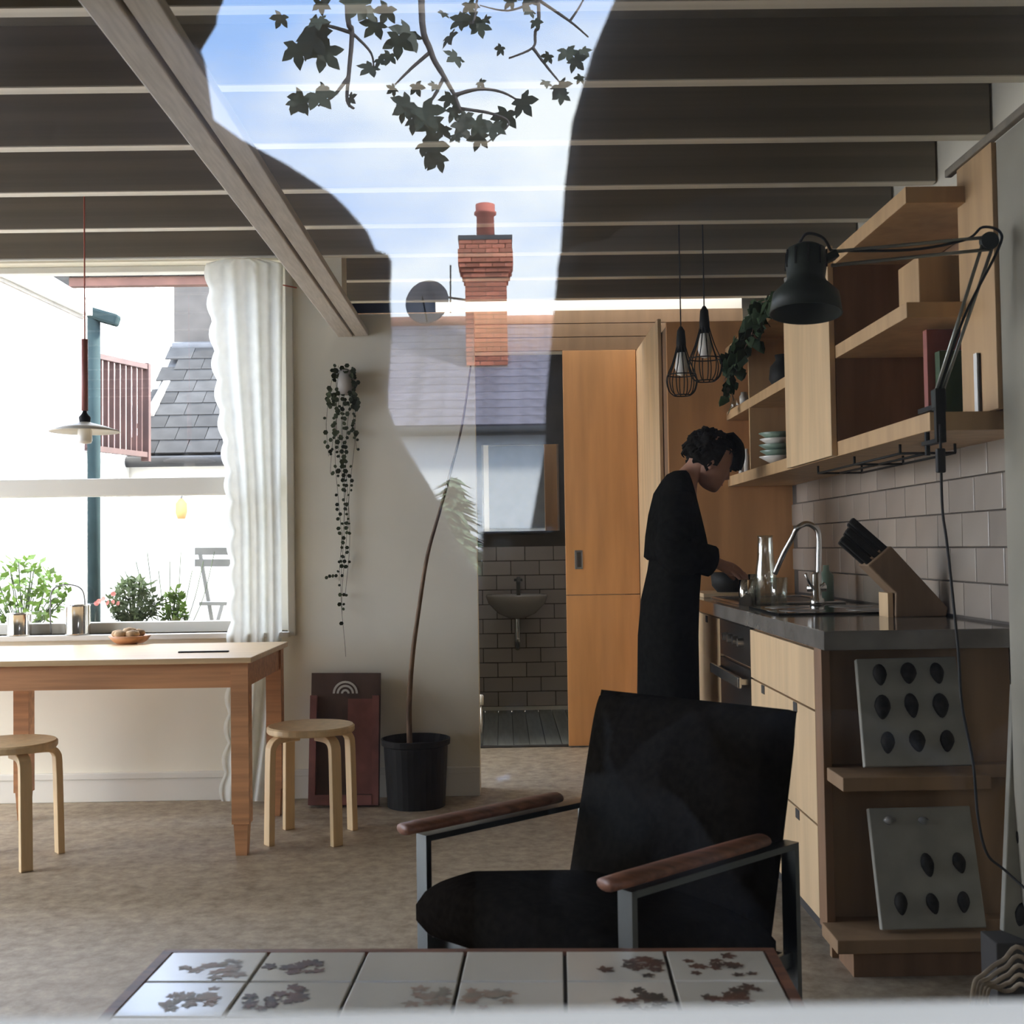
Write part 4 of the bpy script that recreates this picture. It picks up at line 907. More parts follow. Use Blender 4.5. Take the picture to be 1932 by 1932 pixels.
for i in range(NX):
    for j in range(NY):
        a0, b0 = i * TWX + .003, j * TDY + .003
        tl_ = MB().hexa(cbox(a0, a0 + TWX - .006, b0, b0 + TDY - .006, CT - .008, CT + .001)).build('tile', 'table_tile', t, bev=.0015)
        if (i, j) in dec or j == 2:
            off, pale = dec.get((i, j), (.5, 1)); mb = MB()
            for k in range(17):
                ca, cb = a0 + TWX * off + random.gauss(0, .024), b0 + TDY * (.5 if j == 0 else .45) + random.gauss(0, .020); ca = min(max(ca, a0 + .02), a0 + TWX - .025); cb = min(max(cb, b0 + .02), b0 + TDY - .025)
                ra = random.uniform(0, 6.28); s = random.uniform(.012, .023)
                mb.add([ct(ca + s * (x * math.cos(ra) - y * math.sin(ra)), cb + s * (x * math.sin(ra) + y * math.cos(ra)), CT + .0014 + .00005 * k) for x, y in mz], [tuple(range(len(mz)))])
            mb.build('leaf_print', 'leaf_print_pale' if pale else 'leaf_print', tl_)
for (a, b) in ((.02, .02), (NX * TWX - .02, .02), (.02, NY * TDY - .02), (NX * TWX - .02, NY * TDY - .02)):
    MB().hexa(cbox(a - .02, a + .02, b - .02, b + .02, 0, CT - .03)).build('leg', 'teak', t)

# ================================================================== BATHROOM THINGS
yb = YBB - .01
m0, m1 = at(914, 1003, Y=yb), at(1050, 838, Y=yb)
t = thing('bathroom_mirror', ((m0.x + m1.x) / 2, yb, m0.z), 'frameless bathroom mirror above the basin reflecting the bright window', 'mirror')
MB().box(m0.x, m1.x, YBB - .016, YBB - .009, m0.z, m1.z).build('mirror_glass', 'mirror', t)
fr = MB(); fr.box(m0.x - .012, m0.x, YBB - .022, YBB - .009, m0.z, m1.z); fr.box(m1.x, m1.x + .012, YBB - .022, YBB - .009, m0.z, m1.z); fr.build('side_clip', 'steel', t)
bc = at(975, 1125, Y=8.28)
t = thing('wash_basin', (bc.x, 8.30, bc.z - .12), 'small grey-white wall basin under the bathroom mirror', 'basin')
rg = []
for (q, z) in ((.28, -.15), (.6, -.12), (.92, -.05), (1, 0), (.97, .012), (.85, .005), (.6, -.08), (.1, -.10)):
    rg.append([Vector((bc.x + .215 * q * math.cos(a * .2618), 8.30 + .175 * q * math.sin(a * .2618), bc.z + z)) for a in range(24)])
MB().loft(rg).build('basin_bowl', 'porcelain', t, smooth=True)
MB().tube(smooth_path([(bc.x, 8.30, bc.z - .14), (bc.x, 8.30, bc.z - .30), (bc.x, 8.34, bc.z - .36), (bc.x, 8.40, bc.z - .33), (bc.x, 8.485, bc.z - .33)], 5), .02, 10).build('waste_pipe', 'steel', t, smooth=True)
mb = MB(); tp = at(978, 1108, Y=8.44); mb.tube(smooth_path([(tp.x, 8.44, bc.z), (tp.x, 8.44, bc.z + .09), (tp.x, 8.40, bc.z + .12), (tp.x, 8.34, bc.z + .09)], 5), .014, 8); mb.box(tp.x - .03, tp.x + .03, 8.43, 8.45, bc.z + .10, bc.z + .118); mb.build('tap', 'grey_metal', t, smooth=True)
lathe_thing('radiator_valve', [(.014, 0), (.016, .05), (.010, .06), (0, .06)], 908, 1345, .24, 'white_paint', 'white radiator valve at the edge of the bathroom doorway', 'valve', y=6.98)
MB().tube([(at(908, 1345, Y=6.98).x, 6.98, 0.005), (at(908, 1345, Y=6.98).x, 6.98, .24)], .008, 8).build('valve_pipe', 'steel', bpy.data.objects['radiator_valve'], smooth=True)

# ================================================================== OUTSIDE THE LEFT WINDOW
BX('ground_yard', -14, 2.2, YW + .18, 14, -.3, -.12, 'garden_soil', **S)
BX('ground_terrace', -14, XL - .15, YF + .16, YW + .18, -.3, -.12, 'render_grey', **S)
t = thing('neighbour_house', (-4, 11, 0), 'white rendered neighbouring house with a slate lean-to roof beyond the window', 'house')
yn = 9.6
gw = at(300, 880, Y=yn)
MB().box(-9, 1.8, yn, yn + .2, -.12, at(300, 866, Y=yn).z).build('lower_wall', 'render_white', t)
xw = at(162, 700, Y=8.6).x
MB().box(-9, xw, 8.6, 9.59, -.12, 2.9).build('side_wall', 'render_white', t)
ga, gb = at(200, 872, Y=yn - .08), at(560, 862, Y=yn - .08)
MB().tube([Vector((xw, yn - .08, ga.z)), Vector((1.8, yn - .08, ga.z))], .045, 10).build('gutter', 'gutter', t, smooth=True)
# slates
e0 = at(300, 858, Y=yn); zr_ = at(300, 662, Y=yn + 1.3).z; ze = e0.z; yr = yn + 1.3
slp = math.atan2(zr_ - ze, yr - yn); Ls = math.hypot(zr_ - ze, yr - yn); nrow = 9; rowh = Ls / nrow
MB().hexa([Vector(p) for p in ((xw, yn - .05, ze - .06), (1.8, yn - .05, ze - .06), (1.8, yr, zr_ - .06), (xw, yr, zr_ - .06), (xw, yn - .05, ze - .02), (1.8, yn - .05, ze - .02), (1.8, yr, zr_ - .02), (xw, yr, zr_ - .02))]).build('roof_deck', 'lead', t)
smesh = mesh_of(MB().box(-.118, .118, -.01, rowh * 1.25, -.006, .006), 'slate')
for rr in range(nrow):
    for c_ in range(18):
        x = xw + .1 + .242 * c_ + (.121 if rr % 2 else 0)
        if x < 1.7: inst(smesh, 'slate', (x, yn - .06 + rowh * rr * math.cos(slp), ze + .012 + rowh * rr * math.sin(slp)), t, rot=(slp - .035, 0, random.uniform(-.01, .01)))
MB().tube([(xw, yr, zr_ + .02), (1.8, yr, zr_ + .02)], .06, 8).build('ridge_cap', 'lead', t, smooth=True)
a, b = at(282, 790, Y=yn + .35), at(325, 712, Y=yn + .95)
MB().bar(a + Vector((0, 0, .03)), b + Vector((0, 0, .03)), .07, .05).build('roof_flue', 'render_grey', t, bev=.01)
cA, cB = at(334, 665, Y=yr + .2), at(470, 505, Y=yr + .2)
MB().box(cA.x, cB.x, yr + .1, yr + .7, zr_ - .2, cB.z).build('chimney_stack', 'stack_grey', t)
# balcony with slats
bA, bB = at(168, 665, Y=9.0), at(276, 690, Y=9.35)
t = thing('balcony', at(220, 850, Y=9.3), 'brown slatted timber balcony rail on the white neighbouring house', 'balcony')
pA0, pA1 = at(165, 668, Y=8.55), at(165, 845, Y=8.55); pB0, pB1 = at(274, 692, Y=9.35), at(274, 858, Y=9.35)
for i in range(11):
    k = i / 10; p0, p1 = pA1.lerp(pB1, k), pA0.lerp(pB0, k); MB().bar(p0, p1, .035, .02, (0, 1, 0)).build('slat', 'brown_slat', t)
MB().bar(pA0, pB0, .05, .04).build('top_rail', 'brown_slat', t); MB().bar(pA1, pB1, .05, .04).build('bottom_rail', 'brown_slat', t)
MB().bar(pB1 + Vector((0, .02, -.05)), pB0 + Vector((0, .02, .03)), .06, .06, (0, 1, 0)).build('post', 'brown_slat', t)
# downpipe
yd = 8.4
t = thing('downpipe', at(176, 905, Y=yd), 'teal grey cast-iron downpipe with hopper head outside the window', 'pipe')
MB().tube([at(176, 905, Y=yd) + Vector((0, 0, -1.3)), at(177, 600, Y=yd)], .045, 12).build('pipe', 'teal_pipe', t, smooth=True)
MB().bar(at(168, 590, Y=yd), at(224, 606, Y=yd), .10, .085, (0, 0, 1)).build('hopper_head', 'teal_pipe', t, bev=.02)
t = thing('soffit_gutter', at(100, 560, Y=8), 'white gutter and fascia running along the neighbouring eaves', 'gutter')
MB().bar(at(-60, 478, Y=6.6), at(158, 582, Y=8.3), .12, .10).build('fascia', 'render_white', t); MB().bar(at(-60, 500, Y=6.6), at(156, 600, Y=8.3), .025, .02).build('gutter_lip', 'render_grey', t)
t = thing('awning', at(250, 520, Y=6.6), 'corrugated dark awning edge with a red batten outside the window top', 'awning')
za = at(250, 514, Y=6.7)
for i in range(9):
    px = 100 + 34 * i; p = at(px, 508, Y=6.7); MB().box(p.x, p.x + .095, 6.7, 7.0, za.z - .02, za.z + .02, .004).build('corrugation', 'gutter', t)
a = at(130, 530, Y=6.72); MB().box(a.x, a.x + .85, 6.72, 6.78, a.z - .03, a.z + .02).build('batten', 'awning_red', t)
# planter and plants below the window
t = thing('planter_trough', (-2.2, 6.45, -.12), 'long pale planter trough outside under the window', 'planter')
zp = at(200, 1188, Y=6.3).z
MB().box(-3.4, -1.35, 6.2, 6.75, -.12, zp, .01).build('trough_body', 'render_white', t); MB().box(-3.35, -1.4, 6.25, 6.70, zp - .03, zp + .004).build('soil', 'soil', t)
def foliage(name, c, rx, rz, n, s, m, label, flowers=0):
    t = thing(name, (c.x, c.y, zp), label, 'plant'); mb = MB(); st = MB()
    for k in range(n):
        a, b = random.uniform(0, 6.28), random.uniform(-1, 1); q = math.sqrt(1 - b * b) * random.uniform(.5, 1); p = c + Vector((rx * q * math.cos(a), .7 * rx * q * math.sin(a), rz * b * random.uniform(.5, 1)))
        if p.z < zp + .01: continue
        d = Vector((random.uniform(-1, 1), random.uniform(-1, 1), random.uniform(-.3, 1))).normalized(); x = d.cross(Vector((random.random(), random.random(), 1))).normalized(); l = s * random.uniform(.6, 1.3)
        mb.add([p, p + d * l * .5 + x * l * .28, p + d * l, p + d * l * .5 - x * l * .28], [(0, 1, 2, 3)])
        if k % 12 == 0: st.tube([Vector((c.x + .3 * (p.x - c.x), c.y, zp)), p], .003, 4)
    mb.build('foliage', m, t, kind='stuff'); st.build('stalk', 'leaf_mid', t)
    if flowers:
        fb = MB()
        for k in range(flowers):
            p = c + Vector((random.uniform(-1.2, -.3) * rx, -.5 * rx, random.uniform(-.5, .6) * rz)); fb.lathe([(0, 0), (.010, .005), (.014, .011), (.006, .010), (0, .008)], p, 8, (random.uniform(-1, 1), -1, .4))
        fb.build('blossom', 'flower', t, kind='stuff')
foliage('herb_bush', at(45, 1130, Y=6.45), .27, .22, 500, .055, 'leaf_light', 'loose bright green herb bush outside behind the tin cans')
foliage('round_shrub', at(252, 1140, Y=6.45), .15, .15, 700, .04, 'leaf_mid', 'dense rounded grey-green shrub with red blossoms behind the bread', 7)
foliage('small_conifer_shrub', at(330, 1155, Y=6.45), .075, .13, 300, .04, 'leaf_light', 'small pointed yellow-green shrub beside the garden chair')
t = thing('tall_grass', at(310, 1090, Y=6.5), 'wispy tall flowering stems rising from the planter', 'plant'); mb = MB()
for k in range(9):
    p = at(285 + 9 * k, 1188, Y=6.5); mb.tube(smooth_path([p, p + Vector((.02 * (k - 4), 0, .18)), p + Vector((.035 * (k - 4), 0, .32 + .05 * (k % 3)))], 4), .002, 4)
mb.build('grass_stalk', 'leaf_mid', t)
# folding garden chair
yg = 7.4
t = thing('garden_chair', at(400, 1190, Y=yg) * 1.0 + Vector((0, 0, -.7)), 'grey folding metal garden chair outside beyond the curtain', 'chair')
def cch(px, py, dy=0): return at(px, py, Y=yg + dy)
for py in (1040, 1062): MB().bar(cch(368, py), cch(480, py), .02, .045, (0, 0, 1)).build('back_slat', 'grey_metal', t)
zf = -.12
for px in (376, 472):
    a_ = cch(px, 1036); b_ = cch(px + 28, 1190); b_ = a_ + (b_ - a_) * ((a_.z - zf) / (a_.z - b_.z)); MB().bar(a_, b_ + Vector((0, -.02, 0)), .02, .02, (0, 1, 0)).build('leg', 'grey_metal', t)
    a_ = cch(px + 45, 1135, .3); b_ = Vector((a_.x - .22, yg + .05, zf)); MB().bar(a_, b_, .02, .02, (0, 1, 0)).build('leg', 'grey_metal', t)
MB().bar(cch(388, 1137), cch(480, 1137), .32, .02).build('seat', 'grey_metal', t)
p = at(342, 962, Y=9.55); t = thing('wall_lantern', p, 'small orange lantern on the white garden wall', 'lantern')
MB().lathe([(.03, -.07), (.045, -.02), (.045, .05), (.015, .09), (0, .09)], p, 12).build('lantern_body', 'orange_lantern', t, smooth=True); MB().tube([p + Vector((0, 0, .09)), p + Vector((0, .05, .14))], .008, 6).build('lantern_hook', 'grey_metal', t)

# ================================================================== STREET SIDE (seen mirrored in the pane)
YM = 2 * (YF + .004)
def rf(px, py, Yv):   # mirrored sight line: virtual depth Yv behind the pane -> real point on the street side
    p = at(px, py, Y=Yv); return Vector((p.x, YM - Yv, p.z))
GZ = -.45
BX('ground_street', -25, 25, -30, YF - .001, GZ - .2, GZ, 'asphalt', **S)
BX('ground_pavement', -25, 25, -1.9, YF - .001, GZ, -.03, 'render_grey', **S)
DV = 18.0; yh = YM - DV
t = thing('street_house', (0, yh - 3, GZ), 'low white house with slate roof and brick chimney across the street', 'house')
ze_ = rf(966, 806, DV).z; zrg = rf(966, 622, DV + 2.6).z
MB().box(-9, 9, yh - 5.2, yh, GZ, ze_).build('house_wall', 'render_white', t)
sl2 = math.atan2(zrg - ze_, 2.6)
MB().prism([(-9.3, yh + .25, ze_ - .12), (-9.3, yh - 2.6, zrg), (-9.3, yh - 5.45, ze_ - .12), (-9.3, yh - 5.45, ze_ - .02), (-9.3, yh - 2.6, zrg + .1), (-9.3, yh + .25, ze_ - .02)], (18.6, 0, 0)).build('roof_deck', 'roof_slate', t)
rws = 14; ll = math.hypot(2.85, zrg - ze_ + .12) / rws; sa = math.atan2(zrg - ze_ + .12, 2.85)
cm = mesh_of(MB().box(-9.3, 9.3, -ll * 1.05, .0, -.01, .022), 'roof_slate')
for k in range(rws): inst(cm, 'slate_course', (0, yh + .25 - ll * k * math.cos(sa), ze_ + ll * k * math.sin(sa) + .005), t, rot=(-sa + .02, 0, 0))
MB().tube([(-9.3, yh - 2.6, zrg + .12), (9.3, yh - 2.6, zrg + .12)], .13, 8).build('ridge_tile', 'ridge', t, smooth=True)
MB().tube([(-9.3, yh + .30, ze_ - .08), (9.3, yh + .30, ze_ - .08)], .07, 8).build('gutter', 'gutter', t, smooth=True)
for x in (-3.2, 2.6): 
    wv = MB().box(x - .6, x + .6, yh - .02, yh + .03, .5, 1.9).build('window', 'white_paint', t); MB().box(x - .52, x + .52, yh + .031, yh + .036, .58, 1.82).build('window_pane', 'car_glass', wv)
# chimney
DC = DV + 1.2; yc2 = YM - DC
cL, cR = rf(878, 600, DC).x, rf(957, 600, DC).x; zc0, zc1 = rf(915, 690, DC).z, rf(915, 452, DC).z; zcor = rf(915, 520, DC).z
t = MB().box(cL + .012, cR - .012, yc2 - .68, yc2 - .012, zc0 - .4, zc1 - .02).build('chimney', 'mortar', t, label='red brick chimney stack with one terracotta pot')
bmh = mesh_of(MB().box(-.106, .106, -.05, .05, -.0325, .0325, .004), 'brick')
bz = .0755; nb = int((zc1 - zc0) / bz)
for k in range(nb):
    z = zc0 + bz * (k + .5); ex_ = 0 if z < zcor else min(.11, .03 * (1 + int((z - zcor) / bz)))
    if zc1 - z < 2.2 * bz: ex_ = .09
    x0, x1 = cL - ex_, cR + ex_; nbr = max(2, round((x1 - x0) / .225)); wd = (x1 - x0) / nbr
    for i in range(nbr + (k % 2)):
        xc = x0 + wd * (i + .5) - (wd / 2 if k % 2 else 0); h0, h1 = max(x0, xc - wd / 2), min(x1, xc + wd / 2)
        inst(bmh, 'brick', ((h0 + h1) / 2, yc2 - .05 + ex_, z), t, sc=((h1 - h0 - .012) / .212, 1, 1))
    for sx in (x0 + .0, x1 - .0): 
        inst(bmh, 'brick', (sx - math.copysign(.05, sx - (cL + cR) / 2), yc2 - .38, z), t, sc=(.1 / .212, 5.4, 1))
MB().box(cL - .10, cR + .10, yc2 - .78, yc2 + .10, zc1 - .02, zc1 + .05).build('coping', 'lead', t)
pz0, pz1 = zc1 + .05, rf(915, 375, DC).z; pr_ = .5 * (rf(934, 400, DC).x - rf(897, 400, DC).x); cxm = rf(915, 400, DC).x
hh = pz1 - pz0
MB().lathe([(pr_ * .95, 0), (pr_ * .9, hh * .72), (pr_ * 1.15, hh * .74), (pr_ * 1.15, hh * .80), (pr_ * .98, hh * .82), (pr_, hh), (pr_ * .8, hh), (pr_ * .75, hh * .3), (0, hh * .3)], (cxm, yc2 - .35, pz0), 20).build('chimney_pot', 'terracotta', t, smooth=True)
# dish
dc = rf(806, 570, DC - .4); rd = .5 * (rf(848, 570, DC - .4).x - rf(763, 570, DC - .4).x)
t = thing('satellite_dish', dc, 'grey satellite dish bracketed to the brick chimney', 'dish')
MB().lathe([(0, -.10), (rd * .5, -.075), (rd, 0), (rd * 1.01, .01), (rd * .98, .012), (rd * .5, -.06), (0, -.085)], dc, 28, (-.25, .95, .15)).build('reflector', 'dish', t, smooth=True)
mb = MB(); q = rf(872, 556, DC); mb.tube([dc + Vector((.1, -.05, 0)), Vector((cL + .02, yc2 - .2, dc.z))], .025, 8); mb.tube([dc + Vector((.1, -.05, .12)), Vector((cL + .02, yc2 - .2, dc.z + .15))], .018, 8); mb.build('bracket', 'gutter', t)
mb = MB(); mb.tube([dc + Vector((0, .05, -rd * .9)), dc + Vector((-.05, .45, .0))], .015, 6); mb.build('feed_arm', 'gutter', t)
MB().tube([rf(850, 590, DC - .3), rf(850, 500, DC - .3)], .015, 6).build('aerial', 'gutter', t)
# conifer tree and car
DCo = 13.0; cb_ = rf(858, 1060, DCo)
t = thing('conifer_tree', (cb_.x, cb_.y, GZ), 'dark green conical tree in front of the white street house', 'tree')
zt_ = rf(850, 905, DCo).z; mb = MB()
for k in range(900):
    q = random.random() ** .7; z = GZ + .4 + (zt_ - GZ - .4) * (1 - q); rr = .52 * q + .03; a = random.uniform(0, 6.28); p = Vector((cb_.x + rr * math.cos(a), cb_.y + rr * math.sin(a), z)); d = Vector((math.cos(a), math.sin(a), -.4)).normalized(); x = d.cross(Vector((0, 0, 1))).normalized(); l = .22
    mb.add([p - d * .1, p + x * .07, p + d * l, p - x * .07], [(0, 1, 2, 3)])
mb.lathe([(.45, .5), (.3, .5 + .4 * (zt_ - GZ)), (.02, .93 * (zt_ - GZ))], (cb_.x, cb_.y, GZ), 12)
mb.build('crown', 'conifer', t, kind='stuff'); MB().tube([(cb_.x, cb_.y, GZ), (cb_.x, cb_.y, GZ + .8)], .08, 8).build('trunk', 'bark', t)
DK = 5.6; ck = rf(850, 1120, DK)
cxx, cyy = rf(815, 1100, DK).x + .35, YM - DK
t = thing('car', (cxx, cyy, GZ), 'dark blue parked car with a sloping windscreen out in the street', 'car')
def sx_(x, z): return Vector((cxx + x, cyy, GZ + z))
prof_lo = [(-2.1, .25), (2.0, .25), (2.1, .55), (2.05, .8), (1.2, .92), (-1.3, .95), (-2.05, .9), (-2.15, .55)]
MB().prism([sx_(x, z) + Vector((0, -.85, 0)) for x, z in prof_lo], (0, 1.7, 0)).build('car_body', 'car_paint', t, bev=.06)
prof_up = [(-1.75, .92), (1.0, .92), (.35, 1.38), (-1.1, 1.42)]
MB().loft([[sx_(x, z) + Vector((0, s * .8 * (1 if z < 1 else .8), 0)) for x, z in prof_up] for s in (-1, 1)]).build('cabin_glass', 'car_glass', t, bev=.03)
MB().hexa([sx_(x, z) + Vector((0, y, 0)) for x, z, y in ((-1.12, 1.41, -.66), (.37, 1.37, -.66), (.37, 1.37, .66), (-1.12, 1.41, .66), (-1.1, 1.45, -.64), (.3, 1.42, -.64), (.3, 1.42, .64), (-1.1, 1.45, .64))]).build('roof', 'car_paint', t, bev=.02)
for x in (-1.3, 1.35):
    for y in (-.82, .82): wh = MB().lathe([(.31, -.1), (.33, -.08), (.33, .08), (.31, .1), (0, .1)], sx_(x, .33) + Vector((0, y, 0)), 22, (0, 1, 0)).build('wheel', 'black_rubber', t); MB().lathe([(.2, .0), (.19, .012), (0, .015)], sx_(x, .33) + Vector((0, y + math.copysign(.1, y), 0)), 18, (0, math.copysign(1, y), 0)).build('hub_cap', 'steel', wh)
for y in (-.7, .7): MB().box(cxx + 1.98, cxx + 2.11, cyy + y - .13, cyy + y + .13, GZ + .62, GZ + .78, .01).build('lamp', 'tail_light', t)
# street tree with hanging leafy branches
t = thing('street_tree', (3.6, -5.2, GZ), 'street tree with bare twigs and lobed leaves hanging over the pane', 'tree')
MB().tube(smooth_path([(3.6, -5.2, GZ), (3.55, -5.2, 1.5), (3.4, -5.1, 3.2), (2.6, -5.0, 4.4), (1.2, -4.8, 4.6), (-.6, -4.6, 4.55), (-1.6, -4.5, 4.3)], 6), [.2] * 6 + [.18] * 6 + [.15] * 6 + [.11] * 6 + [.08] * 6 + [.05] * 7, 10).build('trunk', 'bark', t, smooth=True)
DB = 5.0
def lim(px, py): return rf(px, py, DB)
twigs = [([(640, -260), (655, 0), (664, 60), (658, 140), (655, 190), (668, 205)], .010), ([(664, 62), (612, 48), (590, 60)], .006), ([(658, 145), (630, 180), (600, 200)], .006), ([(664, 62), (700, 100), (705, 140)], .005),
         ([(800, -260), (795, 0), (812, 95), (835, 140), (855, 175), (870, 210)], .012), ([(812, 98), (775, 130), (745, 160)], .006), ([(838, 145), (820, 180), (800, 215), (815, 285)], .006), ([(856, 180), (905, 168), (950, 175), (985, 195)], .006), ([(870, 205), (930, 215), (960, 235), (910, 275)], .005),
         ([(1000, -260), (1016, 0), (1010, 60), (1005, 90), (960, 110)], .007), ([(1005, 90), (1035, 130), (1060, 160)], .005), ([(1016, 0), (1075, 40), (1110, 70)], .005), ([(930, -200), (900, 0), (884, 40)], .005), ([(1016, 0), (960, 20), (905, 10)], .004), ([(1075, 40), (1095, 10), (1120, -40)], .004)]
mb = MB()
for pts_, r in twigs:
    pq = [lim(*p) for p in pts_]
    if pts_[0][1] < -100: pq[0] = Vector((pq[0].x, -4.62, 4.58))
    pq = smooth_path(pq, 5); mb.tube(pq, [r * (1.5 - i / len(pq)) for i in range(len(pq))], 6)
mb.build('twig', 'bark', t, smooth=True)
lme = mesh_of(MB().add([(x, random.uniform(-.04, .04), y) for x, y in maple(1)], [tuple(range(len(maple(1))))]), 'leaf_dark')
lv = [(585, 80, 48), (560, 100, 40), (610, 110, 40), (590, 62, 36), (600, 95, 34), (530, 38, 22), (690, 25, 40), (710, 55, 34), (675, 12, 36), (600, 45, 26), (605, 12, 22), (570, 195, 34), (598, 190, 40), (555, 200, 26), (612, 172, 22), (660, 190, 18), (700, 135, 28), (715, 118, 20), (735, 110, 20), (743, 172, 16),
      (785, 168, 20), (770, 205, 34), (800, 220, 42), (760, 215, 26), (815, 240, 36), (780, 235, 30), (850, 190, 26), (868, 245, 34), (835, 250, 28), (815, 290, 44), (800, 280, 30), (828, 305, 30), (855, 215, 28), (900, 240, 30), (880, 225, 26), (930, 245, 30), (955, 225, 34), (985, 200, 34), (905, 265, 28), (860, 262, 20), (820, 165, 16), (905, 160, 14),
      (885, 15, 22), (888, 40, 26), (915, 40, 14), (965, 5, 22), (1000, 25, 20), (1010, 45, 16), (945, 95, 16), (1070, 105, 30), (1085, 120, 26), (1055, 170, 28), (1060, 185, 22), (1030, 160, 16), (1035, 110, 16), (1100, 100, 18), (1095, 150, 14)]
lv += [(x + random.uniform(-70, 70), y - random.uniform(130, 260), s) for x, y, s in lv[::2]]
for (px, py, s) in lv:
    inst(lme, 'leaf', rf(px, py - s * .3, DB + random.uniform(-.15, .15)), t, rot=(random.uniform(-.6, .6), math.pi + random.uniform(-.9, .9), random.uniform(-.6, .6)), sc=(s * DB / F * 1.12,) * 3)

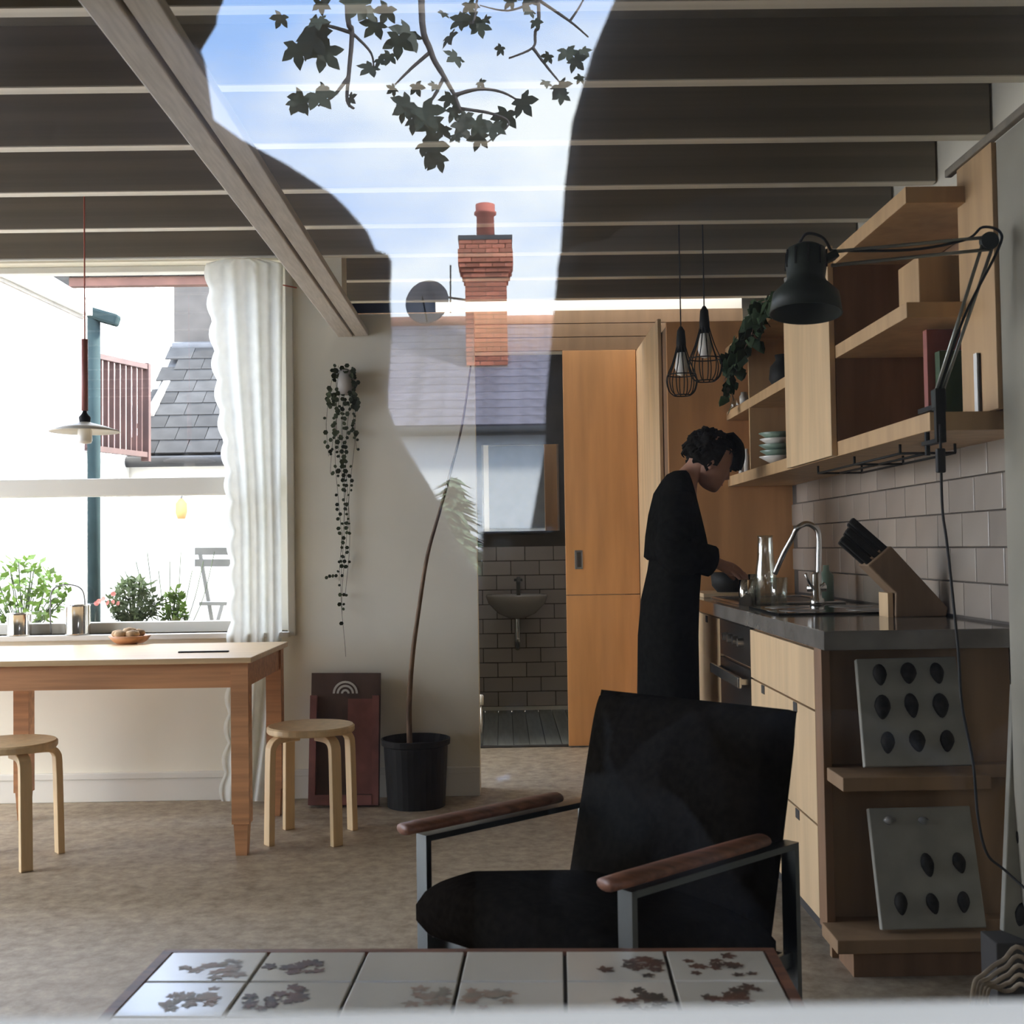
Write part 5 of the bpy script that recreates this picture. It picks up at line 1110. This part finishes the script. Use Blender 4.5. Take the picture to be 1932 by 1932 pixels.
# two onlookers standing on the pavement outside the pane
PZ = -.03
def onlooker(x, y, k, coat, label, face=1, hood=False, wide=(.25, .25, .25), elbow=.23):
    t = thing('person', (x, y, PZ), label, 'person')
    def Z(z): return PZ + z * k
    pts = [(x, y, Z(.92), .13, .12), (x, y, Z(1.15), .12, .11), (x, y, Z(1.35), .13, .10), (x, y, Z(1.45), .06, .06), (x, y + face * .01, Z(1.52), .05), (x, y + face * .03, Z(1.60), .08, .085), (x, y + face * .02, Z(1.67), .065, .075)]
    ed = [(0, 1), (1, 2), (2, 3), (3, 4), (4, 5), (5, 6)]
    for s in (-1, 1):
        n = len(pts); pts += [(x + s * .16, y, Z(1.38), .05), (x + s * (.15 + elbow * .3), y + face * .03, Z(1.05), .04)]; ed += [(2, n), (n, n + 1)]
        h = Vector((x + s * .05, y + face * .17, Z(1.00))); wv = Vector((x + s * .12, y + face * .15, Z(1.0))); pts.append((wv.x, wv.y, wv.z, .028)); ed.append((n + 1, n + 2)); add_hand(pts, ed, n + 2, wv, h)
        m = len(pts); pts += [(x + s * .10, y, Z(.80), .09), (x + s * .11, y + face * .02, Z(.46), .06), (x + s * .11, y - face * .02, Z(.09), .045), (x + s * .12, y + face * .10, Z(.04), .04)]; ed += [(0, m), (m, m + 1), (m + 1, m + 2), (m + 2, m + 3)]
    skin('body', pts, ed, 'coat_dark', t)
    MB().loft([ering((x, y + face * (.03 + o), Z(q)), a, b, 20) for q, a, b, o in ((1.50, .05, .05, 0), (1.535, .062, .075, .02), (1.58, .078, .09, .01), (1.63, .085, .098, 0), (1.69, .075, .085, -.005), (1.72, .04, .05, -.01))]).build('head', 'skin', t, smooth=True)
    rg = [ering((x, y, Z(q)), a, b, 28) for q, a, b in ((.45, wide[0] + .02, .19), (.70, wide[0] + .01, .19), (.90, wide[0], .18), (1.05, wide[1], .17), (1.2, wide[1] - .005, .17), (1.30, wide[2] + .002, .16), (1.346, wide[2], .155), (1.39, wide[2] - .02, .15), (1.415, wide[2] - .043, .14), (1.44, wide[2] - .082, .13), (1.465, wide[2] - .128, .11), (1.49, .112, .10), (1.55, .103, .10))]
    MB().loft(rg).build('coat', coat, t, smooth=True)
    for s in (-1, 1):
        MB().tube(smooth_path([(x + s * (wide[2] - .075), y, Z(1.37)), (x + s * .20, y + face * .01, Z(1.22)), (x + s * (.15 + elbow * .35), y + face * .02, Z(1.09)), (x + s * elbow, y + face * .05, Z(.95)), (x + s * .15, y + face * .15, Z(.97))], 5), [.078] * 5 + [.075] * 5 + [.07] * 5 + [.06] * 6, 14).build('sleeve', coat, t, smooth=True)
    hc_ = Vector((x, y + face * .03, Z(1.62)))
    if hood: MB().loft([ering((x, y - face * .02, Z(q)), a, b, 24) for q, a, b in ((1.36, .258, .16), (1.44, .252, .17), (1.50, .244, .18), (1.56, .225, .18), (1.62, .198, .18), (1.70, .15, .15), (1.76, .08, .09), (1.78, .03, .03))]).build('hood', coat, t, smooth=True)
    else:
        bm = bmesh.new(); bmesh.ops.create_icosphere(bm, subdivisions=4, radius=1); mb = MB()
        for v in bm.verts:
            nn = v.co.normalized(); kk = 1 + .10 * noise.noise(nn * 4); dy = min(nn.y * face * .115, .05) * face
            v.co = hc_ + Vector((nn.x * .112 * kk, dy * kk - face * .01, nn.z * .135 * kk + .02))
        bm.verts.index_update(); mb.add([v.co.copy() for v in bm.verts], [[v.index for v in q.verts] for q in bm.faces]); bm.free(); mb.build('hair', 'hair', t, smooth=True)
    for s in (-1, 1): MB().lathe([(.011, 0), (.008, .005), (0, .006)], hc_ + Vector((s * .03, face * .088, .0)), 10, (0, face, 0)).build('eye', 'black_plastic', t)
    MB().lathe([(.016, -.02), (.012, .01), (.004, .03), (0, .03)], hc_ + Vector((0, face * .085, -.03)), 10, (0, face * .35, 1)).build('nose', 'skin', t, smooth=True)
    MB().bar(hc_ + Vector((-.022, face * .085, -.062)), hc_ + Vector((.022, face * .085, -.062)), .01, .008).build('mouth', 'red_brown', t)
    for s in (-1, 1): MB().tube([(x + s * .12, y - face * .05, PZ + .062), (x + s * .12, y + face * .14, PZ + .05)], [.06, .048], 10).build('shoe', 'black_rubber', t, smooth=True)
    return t
onlooker(-.378, -.40, 1.06, 'coat_plum', 'bareheaded person in a dark plum coat with their back to the pane', -1, False, (.375, .275, .276), .345)
onlooker(.310, -.30, 1.03, 'coat_dark', 'hooded person in a dark coat facing the pane behind a phone', 1, True, (.335, .258, .258), .20)
t = thing('phone', (.024, -.016, 1.01), 'slim black phone held up near the pane', 'phone')
MB().box(-.013, .060, -.020, -.011, 1.008, 1.156, .003).build('phone_body', 'black_gloss', t); MB().lathe([(.006, 0), (.006, .001), (.005, .0015)], (0, -.011, 1.144), 16, (0, 1, 0)).build('lens', 'grey_metal', t)
# forearm and hand of the hooded onlooker reaching up to the phone
hp2 = t
ho = [o for o in bpy.data.objects if o.name.startswith('person') and o.location.x > .2 and o.location.y < 0][0]
pts = [(.20, -.20, .80, .045), (.12, -.15, .88, .038), (.07, -.10, .95, .030)]; ed = [(0, 1), (1, 2)]
add_hand(pts, ed, 2, Vector((.07, -.10, .95)), Vector((.045, -.045, 1.005)), Vector((-.5, .05, .5)).normalized(), .8)
tag(skin('forearm', pts, ed, 'black_rubber', ho), 'black gloved hand and forearm')
MB().tube(smooth_path([(.30, -.30, 1.0), (.24, -.24, .82), (.14, -.16, .86), (.075, -.105, .94)], 5), [.08] * 5 + [.07] * 5 + [.055] * 6, 14).build('raised_sleeve', 'coat_dark', ho, smooth=True)
